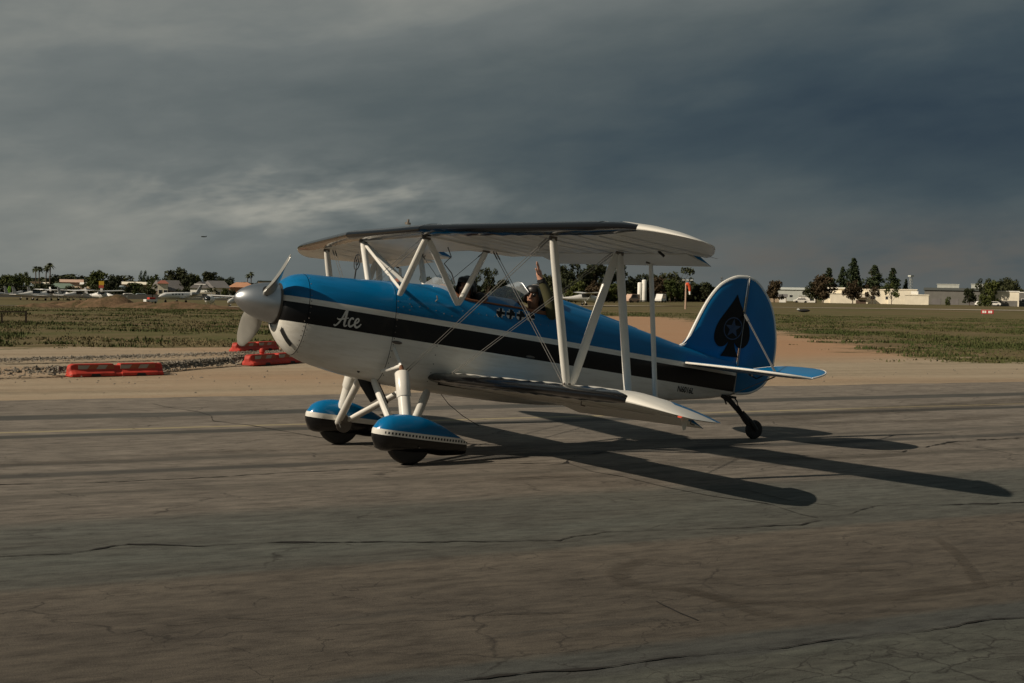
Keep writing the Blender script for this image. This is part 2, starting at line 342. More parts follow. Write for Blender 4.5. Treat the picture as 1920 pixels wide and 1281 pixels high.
def smooth_path(pts, n=7):
    out = []
    for i in range(len(pts)-1):
        p0, p1, p2, p3 = (Vector(pts[min(max(i+k-1, 0), len(pts)-1)]) for k in range(4))
        for j in range(n):
            t = j/n; out.append(tuple(.5*((2*p1)+(-p0+p2)*t+(2*p0-5*p1+4*p2-p3)*t*t+(-p0+3*p1-3*p2+p3)*t**3)))
    return out + [tuple(pts[-1])]
def taxiway():
    t = NT('weathered_asphalt'); p = t.coords(); x, y, z = t.xyz(p)
    wob = t.noise(t.mapping(p, (.25, .9, 1)), 1, 5, .6); mid = t.noise(t.mapping(p, (.5, 1.6, 1)), 1, 6, .62); fine = t.noise(t.mapping(p, (2, 5, 1)), 3, 6, .7); grit = t.noise(p, 85, 3, .7)
    yy = t.math('ADD', y, t.math('MULTIPLY', t.math('SUBTRACT', wob, .5), .38)); yy = t.math('ADD', yy, t.math('MULTIPLY', t.math('SUBTRACT', fine, .5), .12))
    S = lambda q: (q+14)/24
    c = t.ramp(t.maprange(yy, -14, 10), [(S(-14), (0.087, 0.092, 0.077)), (S(-8.1), (0.079, 0.085, 0.072)), (S(-8.0), (0.058, 0.062, 0.058)), (S(-7.72), (0.062, 0.065, 0.059)), (S(-7.62), (0.086, 0.074, 0.058)), (S(-6.2), (0.096, 0.082, 0.066)),
        (S(-5.42), (0.129, 0.111, 0.089)), (S(-5.28), (0.091, 0.092, 0.080)), (S(-4.6), (0.099, 0.105, 0.092)), (S(-3.35), (0.108, 0.110, 0.097)), (S(-3.0), (.170, .150, .126)), (S(-1.0), (.200, .176, .148)), (S(3), (.220, .194, .163)), (S(9), (.245, .212, .174))])
    c = t.mix(t.maprange(mid, .35, .72, 0, .8), c, t.mix(.55, c, (.050, .042, .034)))
    c = t.mix(t.maprange(t.noise(t.mapping(p, (.16, .5, 1), (3, 7, 0)), 1, 6, .7), .58, .72, 0, .5), c, (.062, .062, .054))
    c = t.mix(t.maprange(grit, .3, .72, .0, .30), c, (.03, .027, .024)); c = t.mix(t.maprange(grit, .66, .8, 0, .35), c, (.30, .27, .22))
    rough_ = t.noise(t.mapping(p, (1.4, 4.5, 1)), 2.0, 8, .80); c = t.mix(1.0, c, t.ramp(rough_, [(.34, (.50, .49, .48)), (.5, (.98, .98, .98)), (.68, (1.42, 1.40, 1.36))]), 'MULTIPLY')
    line_ = t.noise(t.mapping(p, (.16, 6, 1)), 1, 5, .65); c = t.mix(t.maprange(line_, .60, .68, 0, .5), c, (.045, .044, .040))
    blot = t.noise(t.mapping(p, (.9, 1.3, 1), (5, 1, 0)), 1.4, 7, .72); c = t.mix(t.maprange(blot, .52, .70, 0, .55), c, t.mix(.6, c, (.035, .030, .026)))
    # straight tar bands and the faded centre line lying along the taxiway
    yb = t.math('ADD', y, t.math('MULTIPLY', t.math('SUBTRACT', wob, .5), .16))
    def band(y0, y1, col, amt, soft=.06):
        nonlocal c
        a = t.math('MULTIPLY', t.maprange(yb, y0-soft, y0+soft), t.maprange(yb, y1-soft, y1+soft, 1, 0)); a = t.math('MULTIPLY', a, t.maprange(mid, .25, .6, .7*amt, amt))
        c = t.mix(a, c, col)
    band(4.62, 5.25, (.052, .053, .049), .9, .07); band(2.50, 2.86, (.046, .047, .043), .95); band(3.12, 3.26, (.34, .29, .17), .75, .03); band(-.74, -.46, (.048, .047, .043), .9); band(.05, .3, (.06, .057, .05), .6, .08); band(-1.95, -1.75, (.065, .06, .05), .55, .08)
    # alligator cracking of the old surface nearest the viewer
    v1 = t.N('ShaderNodeTexVoronoi', feature='DISTANCE_TO_EDGE'); wv = t.N('ShaderNodeVectorMath', operation='ADD'); t.L(p, wv.inputs[0])
    nz = t.N('ShaderNodeTexNoise'); nz.inputs['Scale'].default_value = 5; nz.inputs['Detail'].default_value = 4; t.L(p, nz.inputs['Vector']); sv = t.N('ShaderNodeVectorMath', operation='SCALE'); sv.inputs['Scale'].default_value = .22; t.L(nz.outputs['Color'], sv.inputs[0]); t.L(sv.outputs[0], wv.inputs[1])
    mp = t.mapping(wv.outputs[0], (1.0, 1.5, 1)); t.L(mp, v1.inputs['Vector']); v1.inputs['Scale'].default_value = 3.0
    cr = t.math('MULTIPLY', t.maprange(v1.outputs['Distance'], .0, .035, 1, 0), t.maprange(yy, -8.3, -8.0, 1, 0))
    v2 = t.N('ShaderNodeTexVoronoi', feature='DISTANCE_TO_EDGE'); t.L(t.mapping(wv.outputs[0], (.55, .9, 1), (4, 2, 0)), v2.inputs['Vector']); v2.inputs['Scale'].default_value = 1.1
    patch = t.maprange(t.noise(t.mapping(p, (.6, 1.0, 1), (9, 0, 0)), 1, 6, .7), .50, .60)
    cr2 = t.math('MULTIPLY', t.maprange(v2.outputs['Distance'], .0, .012, .9, 0), patch)
    v3 = t.N('ShaderNodeTexVoronoi', feature='DISTANCE_TO_EDGE'); t.L(t.mapping(wv.outputs[0], (1.2, 1.8, 1), (14, 5, 0)), v3.inputs['Vector']); v3.inputs['Scale'].default_value = 2.2
    cr3 = t.math('MULTIPLY', t.maprange(v3.outputs['Distance'], .0, .016, .9, 0), t.math('MULTIPLY', t.maprange(t.noise(t.mapping(p, (.4, .7, 1), (2, 5, 0)), 2.2, 5), .47, .58), t.maprange(y, -4.8, -5.6)))
    allc = t.math('MAXIMUM', t.math('MAXIMUM', cr, cr2), cr3)
    c = t.mix(t.math('MULTIPLY', allc, .8), c, (.016, .014, .012)); t.L(c, t.b.inputs['Base Color'])
    t.bump(t.math('MULTIPLY_ADD', grit, .5, t.math('MULTIPLY', fine, .5)), .55, .012)
    mat_ = t.set(.9, spec=.25)
    xs = [-300, -60, -20] + [-12+i*.5 for i in range(80)] + [30, 40, 60, 100, 300]; v = []; f = []
    for x in xs:
        e = 7.75 + .16*wave(x, 0, .9) + .1*wave(x, 3, 2.7)
        v += [(x, -70, 0), (x, e, 0)]
    f = [(2*i, 2*i+2, 2*i+3, 2*i+1) for i in range(len(xs)-1)]
    me = bpy.data.meshes.new('taxiway'); me.from_pydata(v, [], f)
    o = link('taxiway', me, mat_); tag(o, None, None, kind='structure')
    CR = {
'seam': [(-4.29, -1.06), (-3.69, -1.11), (-3.07, -1.23), (-2.41, -1.23), (-0.95, -1.14), (-0.15, -1.09), (0.67, -1.12), (1.49, -1.31)] ,
'c2': [(1.49, -1.31), (1.38, -2.01), (1.46, -2.44), (1.44, -3.16), (1.5, -3.7), (1.61, -4.05), (1.68, -4.24), (1.57, -4.77), (1.59, -5.0)] ,
'c2b': [(1.26, -1.41), (1.49, -1.31), (1.86, -0.88), (2.32, -0.63), (2.84, -0.54)] ,
'c3': [(-0.64, 6.58), (-0.55, 5.91), (-0.37, 5.24), (-0.37, 4.58), (-0.54, 3.86), (-0.27, 3.2), (-0.04, 2.01), (0.12, 1.18), (0.28, 0.36)] ,
'c4': [(-4.41, -4.3), (-4.12, -4.33), (-3.72, -4.39), (-3.54, -4.27), (-3.33, -4.2), (-2.91, -4.41), (-2.5, -4.45), (-1.86, -4.7), (-0.7, -5.1), (-0.46, -4.98), (-0.24, -4.9), (0.5, -5.05), (1.25, -5.17), (1.72, -4.96), (2.02, -4.86), (2.45, -4.62), (2.69, -4.71), (3.24, -4.85), (4.1, -5.06)] ,
'c5': [(1.78, -3.29), (1.99, -3.54), (1.94, -4.18), (2.12, -4.55), (2.45, -4.62)] ,
'c6': [(-2.96, -7.92), (-2.81, -7.91), (-2.41, -7.91), (-2.03, -7.96), (-1.63, -7.96), (-1.33, -7.99), (-0.91, -7.98), (-0.35, -7.99), (0.45, -7.99), (0.98, -7.97)] ,
'c7': [(5.29, -1.08), (5.43, -1.68), (6.71, -1.08), (7.39, -0.99), (8.68, -0.95)] ,
'c7b': [(6.71, -1.08), (6.61, -1.74), (6.4, -2.48), (6.26, -3.16)] ,
'c8': [(-2.36, -6.8), (-2.13, -6.83), (-1.86, -6.9), (-1.64, -7.0), (-1.34, -6.99)] ,
'c9': [(-1.38, -6.9), (-1.14, -6.94), (-1.18, -7.2), (-1.19, -7.45)] ,
'c10': [(-3.93, -6.51), (-3.7, -6.49), (-3.34, -6.4), (-3.12, -6.56)] ,
't1': [(-0.33, -5.77), (-0.71, -5.99), (-0.95, -6.24), (-1.02, -6.54), (-0.84, -6.69), (-0.68, -7.13), (-0.13, -7.34), (0.66, -7.32), (1.48, -7.16)] ,
't2': [(1.81, -5.87), (1.62, -6.24), (1.29, -6.72), (0.98, -7.12), (0.78, -7.37)] ,
't3': [(-0.84, -6.69), (-0.79, -6.94), (-0.79, -7.36), (-0.66, -7.54)] ,
't4': [(-0.63, -6.54), (0.02, -6.61), (0.46, -6.65), (0.95, -6.82)] ,

    }
    tar = NT('tar_seam'); tp = tar.coords(); tar.L(tar.mix(tar.noise(tp, 20, 4), (.014, .013, .012), (.035, .032, .028)), tar.b.inputs['Base Color']); tarm = tar.set(.85, spec=.2)
    tm = NT('tyre_mark'); tp = tm.coords(); tm.L(tm.mix(tm.maprange(tm.noise(tp, 6, 5), .3, .7), (.050, .042, .034), (.075, .062, .048)), tm.b.inputs['Base Color']); tmm = tm.set(.9, spec=.2)
    wid = dict(seam=.030, c2=.055, c2b=.060, c3=.085, c4=.034, c5=.035, c6=.030, c7=.05, c7b=.05, c8=.008, c9=.008, c10=.009)
    lev = 0
    for k, pts in CR.items():
        if k[0] == 't': continue
        w = wid[k]; lev += 1; fine_pts = []
        for (a, b), (c_, d) in zip(pts, pts[1:]):
            n = max(2, int(math.hypot(c_-a, d-b)/.05))
            for i in range(n):
                s = i/n; fine_pts.append((a+(c_-a)*s, b+(d-b)*s))
        rr = random.Random(lev); v = []; f = []
        for i, (a, b) in enumerate(fine_pts):
            j = .05*mnoise.noise(Vector((a*3.1, b*3.1, lev))) + .022*mnoise.noise(Vector((a*13, b*13, lev)))
            hw = w*.5*(.25+2.2*abs(mnoise.noise(Vector((a*5, b*5, lev+7)))))*(.12+.88*sstep(-.25, .1, mnoise.noise(Vector((a*1.7, b*1.7, lev+31)))))*min(1, i/8+.1, (len(fine_pts)-i)/8+.1)
            v += [(a, b+j-hw, .003+.0004*lev), (a+.01, b+j+hw, .003+.0004*lev)]
        f = [(2*i, 2*i+2, 2*i+3, 2*i+1) for i in range(len(fine_pts)-1)]
        me = bpy.data.meshes.new('crack'); me.from_pydata(v, [], f); link('crack', me, tarm, o)
    # tyre marks: thin rubber smears that let the asphalt show through
    nz = tm.noise(tm.mapping(tp, (1, 3, 1)), 5, 5, .7); tr = tm.N('ShaderNodeBsdfTransparent'); mxs = tm.N('ShaderNodeMixShader'); ed = tm.N('ShaderNodeAttribute', attribute_name='edge').outputs['Fac']
    tm.L(tm.math('MULTIPLY', tm.maprange(nz, .3, .7, .05, .42), ed), mxs.inputs[0]); tm.L(tr.outputs[0], mxs.inputs[1]); tm.L(tm.b.outputs[0], mxs.inputs[2]); tm.L(mxs.outputs[0], tm.nt.nodes['Material Output'].inputs[0])
    CR['tp'] = [(5.0, 1.75), (6.5, 2.05), (8, 2.45), (10, 2.95), (12.5, 3.5), (16, 4.2), (22, 5.2)]; CR['tq'] = [(-4.5, .2), (-3.2, .22), (-2.0, .12)]; CR['tr'] = [(-2.2, .55), (-1.2, .62), (-.4, .5)]; CR['tu'] = [(5.5, 1.2), (7.5, 1.35), (9, 1.2), (11.5, 1.9)]; CR['tv'] = [(-.2, -2.3), (.8, -2.2), (1.9, -2.45)]; CR['tw'] = [(2.6, -1.7), (3.4, -1.6), (4.6, -1.9), (6.5, -1.7)]
    tw_ = dict(t1=.16, t2=.10, t3=.14, t4=.10, tp=1.0, tq=.30, tr=.22, tu=.35, tv=.22, tw=.3)
    for q_, (k, w) in enumerate(tw_.items()):
        pts = smooth_path(CR[k]); v = []; f = []; ea = []; n_ = len(pts)
        for i, p in enumerate(pts):
            a_, b_ = Vector(pts[max(0, i-1)]), Vector(pts[min(n_-1, i+1)]); d_ = (b_-a_).normalized(); nrm = Vector((-d_.y, d_.x)); fade = min(1, i/6, (n_-1-i)/6); hw = w*.5*(1+.35*mnoise.noise(Vector((i*.3, q_, 0))))
            for s_, e_ in ((-1, 0), (-.6, 1), (.6, 1), (1, 0)): v.append((p[0]+nrm.x*hw*s_, p[1]+nrm.y*hw*s_, .0095+.0005*q_)); ea.append(e_*fade)
        f = [(4*i+j, 4*i+4+j, 4*i+5+j, 4*i+1+j) for i in range(n_-1) for j in range(3)]
        me = bpy.data.meshes.new('tyre_mark'); me.from_pydata(v, [], f); at_ = me.attributes.new('edge', 'FLOAT', 'POINT'); at_.data.foreach_set('value', ea); link('tyre_mark', me, tmm, o)
    return o
TAXI = taxiway()

def runway():
    mb = MB(); z0 = 0
    pts = [(-200, 205), (40, 190), (120, 178), (190, 166), (300, 150), (700, 100)]
    t = NT('runway_asphalt'); p = t.coords(); t.L(t.mix(t.noise(t.mapping(p, (.02, .2, 1)), 1, 5), (.30, .25, .20), (.42, .36, .29)), t.b.inputs['Base Color']); m_ = t.set(.9, spec=.2)
    rows = []
    for x, y in pts: rows.append([(x, y-5, zg(x, y-5)+.06), (x, y+9, zg(x, y+9)+.06)])
    v = [p for r in rows for p in r]; f = [(2*i, 2*i+2, 2*i+3, 2*i+1) for i in range(len(rows)-1)]
    me = bpy.data.meshes.new('runway'); me.from_pydata(v, [], f); o = link('runway', me, m_); tag(o, None, None, kind='structure')
    v = []
    for x, y in pts: v += [(x, y-4.4, zg(x, y)+.075), (x, y-1.0, zg(x, y)+.075)]
    me = bpy.data.meshes.new('edge_line'); me.from_pydata(v, [], f); link('edge_line', me, plain('faded_line_paint', (.52, .47, .38), .8), o)
runway()

def gravel_and_grass():
    rr = random.Random(11)
    # gravel: two low berms of crushed stone along the shoulder
    base = [(1,0,0),(-1,0,0),(0,1,0),(0,-1,0),(0,0,1),(0,0,-.4)]; fac = [(0,2,4),(2,1,4),(1,3,4),(3,0,4),(2,0,5),(1,2,5),(3,1,5),(0,3,5)]
    def stones(name, lines, n, smin, smax, width, height, mat):
        mb = MB()
        for k in range(n):
            a, b = lines[rr.randrange(len(lines))]; s = rr.random(); g = max(-1.6, min(1.6, rr.gauss(0, .55)))
            x = a[0]+(b[0]-a[0])*s; y = a[1]+(b[1]-a[1])*s + g*width; sz = smin+(smax-smin)*rr.random()**2
            h = height*math.exp(-g*g*2)*(.6+.8*rr.random()) + .01
            an = rr.random()*6.28; ca, sa = math.cos(an), math.sin(an); j = [(.7+.6*rr.random()) for _ in range(6)]
            mb.add([(x+sz*(p[0]*ca-p[1]*sa)*j[i], y+sz*(p[0]*sa+p[1]*ca)*j[i], h+.02+sz*.75*p[2]*j[i]) for i, p in enumerate(base)], fac)
        return mb.build(name, mat)
    st = NT('crushed_stone'); p = st.coords(); st.L(st.ramp(st.noise(p, 9, 3, .7), [(.3, (.08, .07, .055)), (.5, (.20, .175, .14)), (.7, (.32, .285, .235))]), st.b.inputs['Base Color']); sm = st.set(.9, spec=.2)
    o = stones('gravel', [((-8, 11.2), (-.9, 13.0)), ((-.9, 13.2), (1.2, 13.6)), ((1.1, 13.9), (3.4, 16.3)), ((3.4, 16.9), (5.2, 18.3)), ((5.2, 18.1), (8.5, 19.3)), ((8.5, 19.3), (12, 20))], 9000, .018, .045, .21, .11, sm)
    tag(o, 'grey crushed stone heaped in a low row along the dirt shoulder', 'gravel', kind='stuff')
    o = stones('gravel', [((-8, 16.0), (-1.2, 17.6)), ((-1.2, 17.6), (2.5, 19.2)), ((2.5, 19.2), (9, 22.5))], 5000, .015, .04, .30, .05, sm)
    tag(o, 'second flatter row of pale crushed stone nearer the grass', 'gravel', kind='stuff')
    o = stones('pebbles', [((-8, 9.0), (20, 9.4)), ((-8, 11), (12, 12)), ((-6, 12), (4, 12.3)), ((8, 10), (26, 11)), ((-4, 20), (8, 22))], 420, .008, .028, 1.4, 0, sm)
    tag(o, 'loose small stones scattered over the sandy shoulder', 'stones', kind='stuff')
    # grass tufts
    v = []; f = []; col = []
    def tuft(x, y, h, n, spread, green):
        z = zg(x, y) - .01
        for _ in range(n):
            a = rr.random()*6.28; d = spread*math.sqrt(rr.random()); bx, by = x+d*math.cos(a), y+d*math.sin(a); lean = .6*h*(rr.random()-.5); hh = h*(.5+.7*rr.random()); w = .012+.028*rr.random()+h*.06
            b = rr.random()*3.14; i = len(v); v.extend([(bx-w*math.cos(b), by-w*math.sin(b), z), (bx+w*math.cos(b), by+w*math.sin(b), z), (bx+lean, by+.6*h*(rr.random()-.5), z+hh)]); f.append((i, i+1, i+2)); col.extend([green+.25*(rr.random()-.5)]*3)
    n = 0
    while n < 14000:
        D = 30 + 105*rr.random()**1.7; px = rr.uniform(-120, 2040); q = bearing(px, D)
        b = grass_edge(q.x) - q.y
        if q.y > 12: b = max(b, 7.5 - 1.5*sstep(40, 80, q.y) - path_d(q.x, q.y))
        dens = wave(q.x, q.y, .16) + .6*wave(q.x, q.y, .55)
        if b > -.3 + .5*rr.random() or rr.random() > (.45 if q.x > 18 else .30)+dens: 
            if not (-.3 < b < 2 and rr.random() < .010): continue
        n += 1; g = (.40 if q.x > 18 else .58) + .6*wave(q.x+40, q.y, .12) + .35*wave(q.x, q.y, .7)
        tuft(q.x, q.y, (.022 + .05*rr.random()**2)*(1+D/200), 8, .16+.2*rr.random()+D*.003, g)
        if rr.random() < .03:
            for _ in range(5): tuft(q.x+rr.gauss(0, .35), q.y+rr.gauss(0, .3), .07+.07*rr.random(), 14, .35, .2)
    me = bpy.data.meshes.new('grass'); me.from_pydata(v, [], f); a = me.attributes.new('tint', 'FLOAT', 'POINT'); a.data.foreach_set('value', col)
    t = NT('grass_blades'); at = t.N('ShaderNodeAttribute', attribute_name='tint').outputs['Fac']
    t.L(t.ramp(at, [(0, (.042, .062, .016)), (.4, (.074, .080, .027)), (.65, (.115, .098, .045)), (1, (.165, .130, .070))]), t.b.inputs['Base Color'])
    o = link('grass', me, t.set(.8, spec=.2)); tag(o, 'rough patchy green and brown grass covering the airfield', 'grass', kind='stuff')
gravel_and_grass()
# ------------------------------------------------------------------ the biplane, in its own frame (x aft, y starboard, z up), tail down
PITCH_A = R(8.3)
plane = thing('biplane', 'blue black and white open cockpit biplane with spade on its tail, taxiing', 'biplane')
plane.rotation_euler = (0, PITCH_A, 0)
def toloc(X, Y, Z): return (X*math.cos(PITCH_A)-Z*math.sin(PITCH_A), Y, X*math.sin(PITCH_A)+Z*math.cos(PITCH_A))

def lerp_tab(tab, x):
    for a, b in zip(tab, tab[1:]):
        if x <= b[0]:
            s = (x-a[0])/(b[0]-a[0]); s = max(0, min(1, s)); return [p+(q-p)*s for p, q in zip(a[1:], b[1:])]
    return list(tab[-1][1:])
#            x      top    bot    half   ntop nbot
FUS = [(-1.215, 1.520, 1.090, .215, 2.0, 2.0), (-1.205, 1.550, 1.060, .245, 2.0, 2.0), (-1.17, 1.585, 1.005, .28, 2.0, 2.0), (-1.11, 1.628, .935, .320, 2.1, 2.0), (-1.02, 1.658, .872, .352, 2.2, 2.1), (-.90, 1.672, .822, .374, 2.3, 2.2), (-.70, 1.683, .778, .388, 2.4, 2.3),
       (-.4, 1.708, .735, .395, 2.4, 2.4), (-.12, 1.738, .706, .40, 2.4, 2.5), (.25, 1.765, .693, .40, 2.4, 2.7), (.42, 1.790, .690, .40, 2.4, 2.8), (.9, 1.775, .690, .40, 2.4, 2.9), (1.3, 1.778, .695, .395, 2.4, 3), (1.72, 1.835, .715, .375, 2.2, 3), (1.80, 1.840, .722, .370, 2.1, 3),
       (2.25, 1.795, .775, .318, 2.0, 3), (2.95, 1.695, .890, .222, 2.0, 3), (3.5, 1.605, .985, .140, 2.0, 2.8), (4.0, 1.545, 1.07, .072, 2.0, 2.6), (4.29, 1.52, 1.15, .028, 2.0, 2.4)]
def catmull(tab, x):
    # smooth interpolation of the station table
    xs = [r[0] for r in tab]
    for i in range(len(xs)-1):
        if x <= xs[i+1] + 1e-9: break
    p1, p2 = tab[i], tab[i+1]; p0 = tab[max(i-1, 0)]; p3 = tab[min(i+2, len(tab)-1)]
    t = (x-p1[0])/(p2[0]-p1[0]); out = []
    for k in range(1, len(p1)):
        d1 = (p2[k]-p0[k])/max(1e-6, p2[0]-p0[0])*(p2[0]-p1[0]); d2 = (p3[k]-p1[k])/max(1e-6, p3[0]-p1[0])*(p2[0]-p1[0])
        out.append((2*t**3-3*t*t+1)*p1[k]+(t**3-2*t*t+t)*d1+(-2*t**3+3*t*t)*p2[k]+(t**3-t*t)*d2)
    return out
NR = 104
def section(x, grow=0.0, n=NR):
    top, bot, w, nt_, nb = catmull(FUS, x); zc = 1.30 if x < 3 else 1.30 + (x-3)*.04; w += grow; top += grow; bot -= grow; ring = []
    for k in range(n):
        a = math.pi/2 + 2*math.pi*(k+.5)/n; ca, sa = math.cos(a), math.sin(a); e = 2/(nt_ if sa > 0 else nb)
        y = w*math.copysign(abs(ca)**e, ca); z = zc + (top-zc if sa > 0 else zc-bot)*math.copysign(abs(sa)**e, sa); ring.append((x, y, z))
    return ring
def skin_y(x, z):                                     # port skin y at height z
    top, bot, w, nt_, nb = catmull(FUS, x); zc = 1.30 if x < 3 else 1.30 + (x-3)*.04
    n_ = nt_ if z > zc else nb; h = (top-zc) if z > zc else (zc-bot); return -w*max(0, 1-(abs(z-zc)/h)**n_)**(1/n_)
def skin_top(x): return catmull(FUS, x)[0]
def frange(a, b, s):
    n = max(1, round((b-a)/s)); return [a+(b-a)*i/n for i in range(n+1)]
def body():
    # nose bowl, cowling and fuselage: three skins with real joints between them
    mb = MB(); rings = [section(-1.20, -.05), section(-1.212, -.02)] + [section(x) for x in [-1.215, -1.21, -1.20, -1.185, -1.165, -1.14, -1.11, -1.07, -1.03, -1.004]]; mb.loft(rings, caps=(True, False))
    nb = mb.build('nose_bowl', 'livery', plane, True)
    mb = MB(); mb.loft([section(-.998)] + [section(x) for x in frange(-.96, -.127, .06)], caps=(False, False)); cw = mb.build('cowling', 'livery', plane, True)
    mb = MB(); mb.loft([section(x, -.008, 40) for x in frange(-1.03, -.08, .12)], caps=(False, False)); mb.build('cowl_joint', 'blackflat', plane, True)
    xs = frange(-.121, .50, .055)[:-1] + frange(.50, .93, .0538) + frange(1.29, 1.745, .0506) + [1.75, 1.79] + frange(1.86, 4.29, .09)
    xs = sorted(set(round(x, 4) for x in xs)); rings = [section(x) for x in xs]
    op = []; v = [p for r in rings for p in r]; f = []
    for i in range(len(rings)-1):
        xm = (xs[i]+xs[i+1])/2
        for j in range(NR):
            k = (j+1) % NR; jj = min(j, NR-1-j) if j < NR/2 else NR-1-j
            ang = min(abs(j+1), abs(NR-1-j)) if True else 0
            y = (rings[i][j][1]+rings[i][k][1])/2; z = (rings[i][j][2]+rings[i][k][2])/2
            hole = False
            for a, b in ((.50, .93), (1.29, 1.745)):
                if a < xm < b and z > 1.664:
                    s = (xm-(a+b)/2)/((b-a)/2)
                    if abs(y) < .300*(1-abs(s)**4)**.25: hole = True
            if not hole: f.append((i*NR+j, i*NR+k, (i+1)*NR+k, (i+1)*NR+j))
    f.append(tuple((len(rings)-1)*NR+j for j in range(NR)))
    mb = MB(); mb.add(v, f); fu = mb.build('fuselage', 'livery', plane, True)
    # cockpits: dark tubs with leather coaming
    for a, b in ((.50, .93), (1.29, 1.745)):
        mb = MB(); mb.box((a-.02, -.30, .78), (b+.02, .30, .80)); mb.box((a-.03, -.28, .80), (a-.02, .28, 1.62)); mb.box((b+.02, -.28, .80), (b+.03, .28, 1.62))
        mb.box((a-.03, -.31, .80), (b+.03, -.305, 1.60)); mb.box((a-.03, .305, .80), (b+.03, .31, 1.60)); mb.box((b-.06, -.22, .8), (b-.01, .22, 1.6)); mb.box((b-.42, -.22, .95), (b-.06, .22, 1.02))
        mb.build('cockpit_tub', 'cockpit', plane)
        pts = []
        for k in range(33):
            t = 2*math.pi*k/32; cx, sx = math.cos(t), math.sin(t); x = (a+b)/2 + (b-a)/2*math.copysign(abs(cx)**.5, cx); y = .292*math.copysign(abs(sx)**.5, sx)
            top, bot, w, nt_, nbb = catmull(FUS, x); yy = min(abs(y), w*.985); z = 1.30 + (top-1.30)*(1-(yy/w)**nt_)**(1/nt_); pts.append((x, math.copysign(yy, y), max(z, 1.662)+.004))
        MB().tube(pts, .016, 8).build('coaming', 'leather', plane, True)
    pts = [(x, skin_y(x, 1.675)-.004, 1.675+.012*(x-.5)) for x in frange(.66, 1.62, .06)]; MB().tube(pts, .010, 6).build('side_trim', 'leather', plane, True)
    # front deck panel edge and headrest
    mb = MB(); mb.loft([[(x, y*w, z0+h*math.cos(y*1.57)) for y in (-1, -.8, -.5, -.2, 0, .2, .5, .8, 1)] for x, w, z0, h in ((1.76, .10, 1.80, .085), (1.86, .11, 1.79, .09), (2.1, .09, 1.765, .08), (2.45, .06, 1.715, .07), (2.9, .02, 1.66, .05))], closed=False, caps=(False, False)); mb.build('headrest_fairing', 'blue', plane, True)
    # fasteners along the joints
    mb = MB()
    for x0, zs in ((-.985, frange(.90, 1.62, .055)), (-1.02, frange(.92, 1.2, .045)), (-.105, frange(.80, 1.66, .06)), (.36, frange(.8, 1.16, .09)), (.02, [1.47, 1.53, 1.58])):
        for z in zs:
            y = skin_y(x0, z)
            for s in (1, -1): mb.blob((x0, s*(y-.001), z), (.006, .003, .006), 6, 4)
    for x in frange(-.05, .48, .09):
        z = 1.50 + .02*math.sin(x*9); y = skin_y(x, z); mb.blob((x, y-.001, z), (.006, .003, .006), 6, 4)
    for x in frange(.6, 1.6, .09):
        y = skin_y(x, 1.55); mb.blob((x, y-.001, 1.55), (.005, .003, .005), 6, 4)
    o = mb.build('fasteners', 'steel', plane); o['kind'] = 'stuff'
    # hooded vent and latch on the port side, dark side hole, small scoops
    for (x, z) in ((-.07, 1.135), (1.42, 1.20)):
        y = skin_y(x, z); MB().blob((x, y-.004, z), (.055, .022, .016), 12, 8).build('side_vent', 'steel', plane, True)
    MB().lathe([(.014, 0), (.014, .004)], 'y', (-.36, skin_y(-.36, .80)-.004, .80), 12).build('drain_hole', 'blackflat', plane)
    MB().tube([(.30, skin_y(.3, 1.60), 1.60), (.31, skin_y(.3, 1.60)-.02, 1.62), (.30, skin_y(.3, 1.6)-.01, 1.66)], .006, 6).build('grab_hook', 'steel', plane)
    # air inlets in the nose bowl
    for s in (1, -1):
        mb = MB()
        pts = []
        for k in range(9):
            t = k/8; x = -1.172 + .15*t; z = 1.075 - .165*t; pts.append((x, z))
        rings = []
        for x, z in pts:
            y = skin_y(x, z); rings.append([(x-.012, s*(y*.45+.0), z-.006), (x-.012, s*(y*.98), z-.004)])
        v = [p for r in rings for p in r]; v = []
        for t in range(9):
            x = -1.185 + .125*(t/8)
            top, bot, w, nt_, nbb = catmull(FUS, x)
            for yy in (.165, .178, .191, .205):
                fy = yy/w if yy < w else .999; z = 1.30-(1.30-bot)*max(.0, 1-fy**nbb)**(1/nbb); v.append((x-.006, -s*yy, z-.005))
        f = [(t*4+q, t*4+q+1, (t+1)*4+q+1, (t+1)*4+q) for t in range(8) for q in range(3)]
        mb.add(v, f); mb.build('air_inlet', 'blackflat', plane)
    # lower cowl exhaust stacks
    MB().tube([(-.27, -.06, .80), (-.20, -.06, .69), (-.07, -.05, .55)], .058, 12, flat=.6).build('exhaust_pipe', 'blackflat', plane, True)
    MB().tube([(-.15, -.10, .78), (-.08, -.10, .66), (.03, -.09, .51)], .042, 12, flat=.6).build('exhaust_pipe', 'blackflat', plane, True)
    return fu
body()

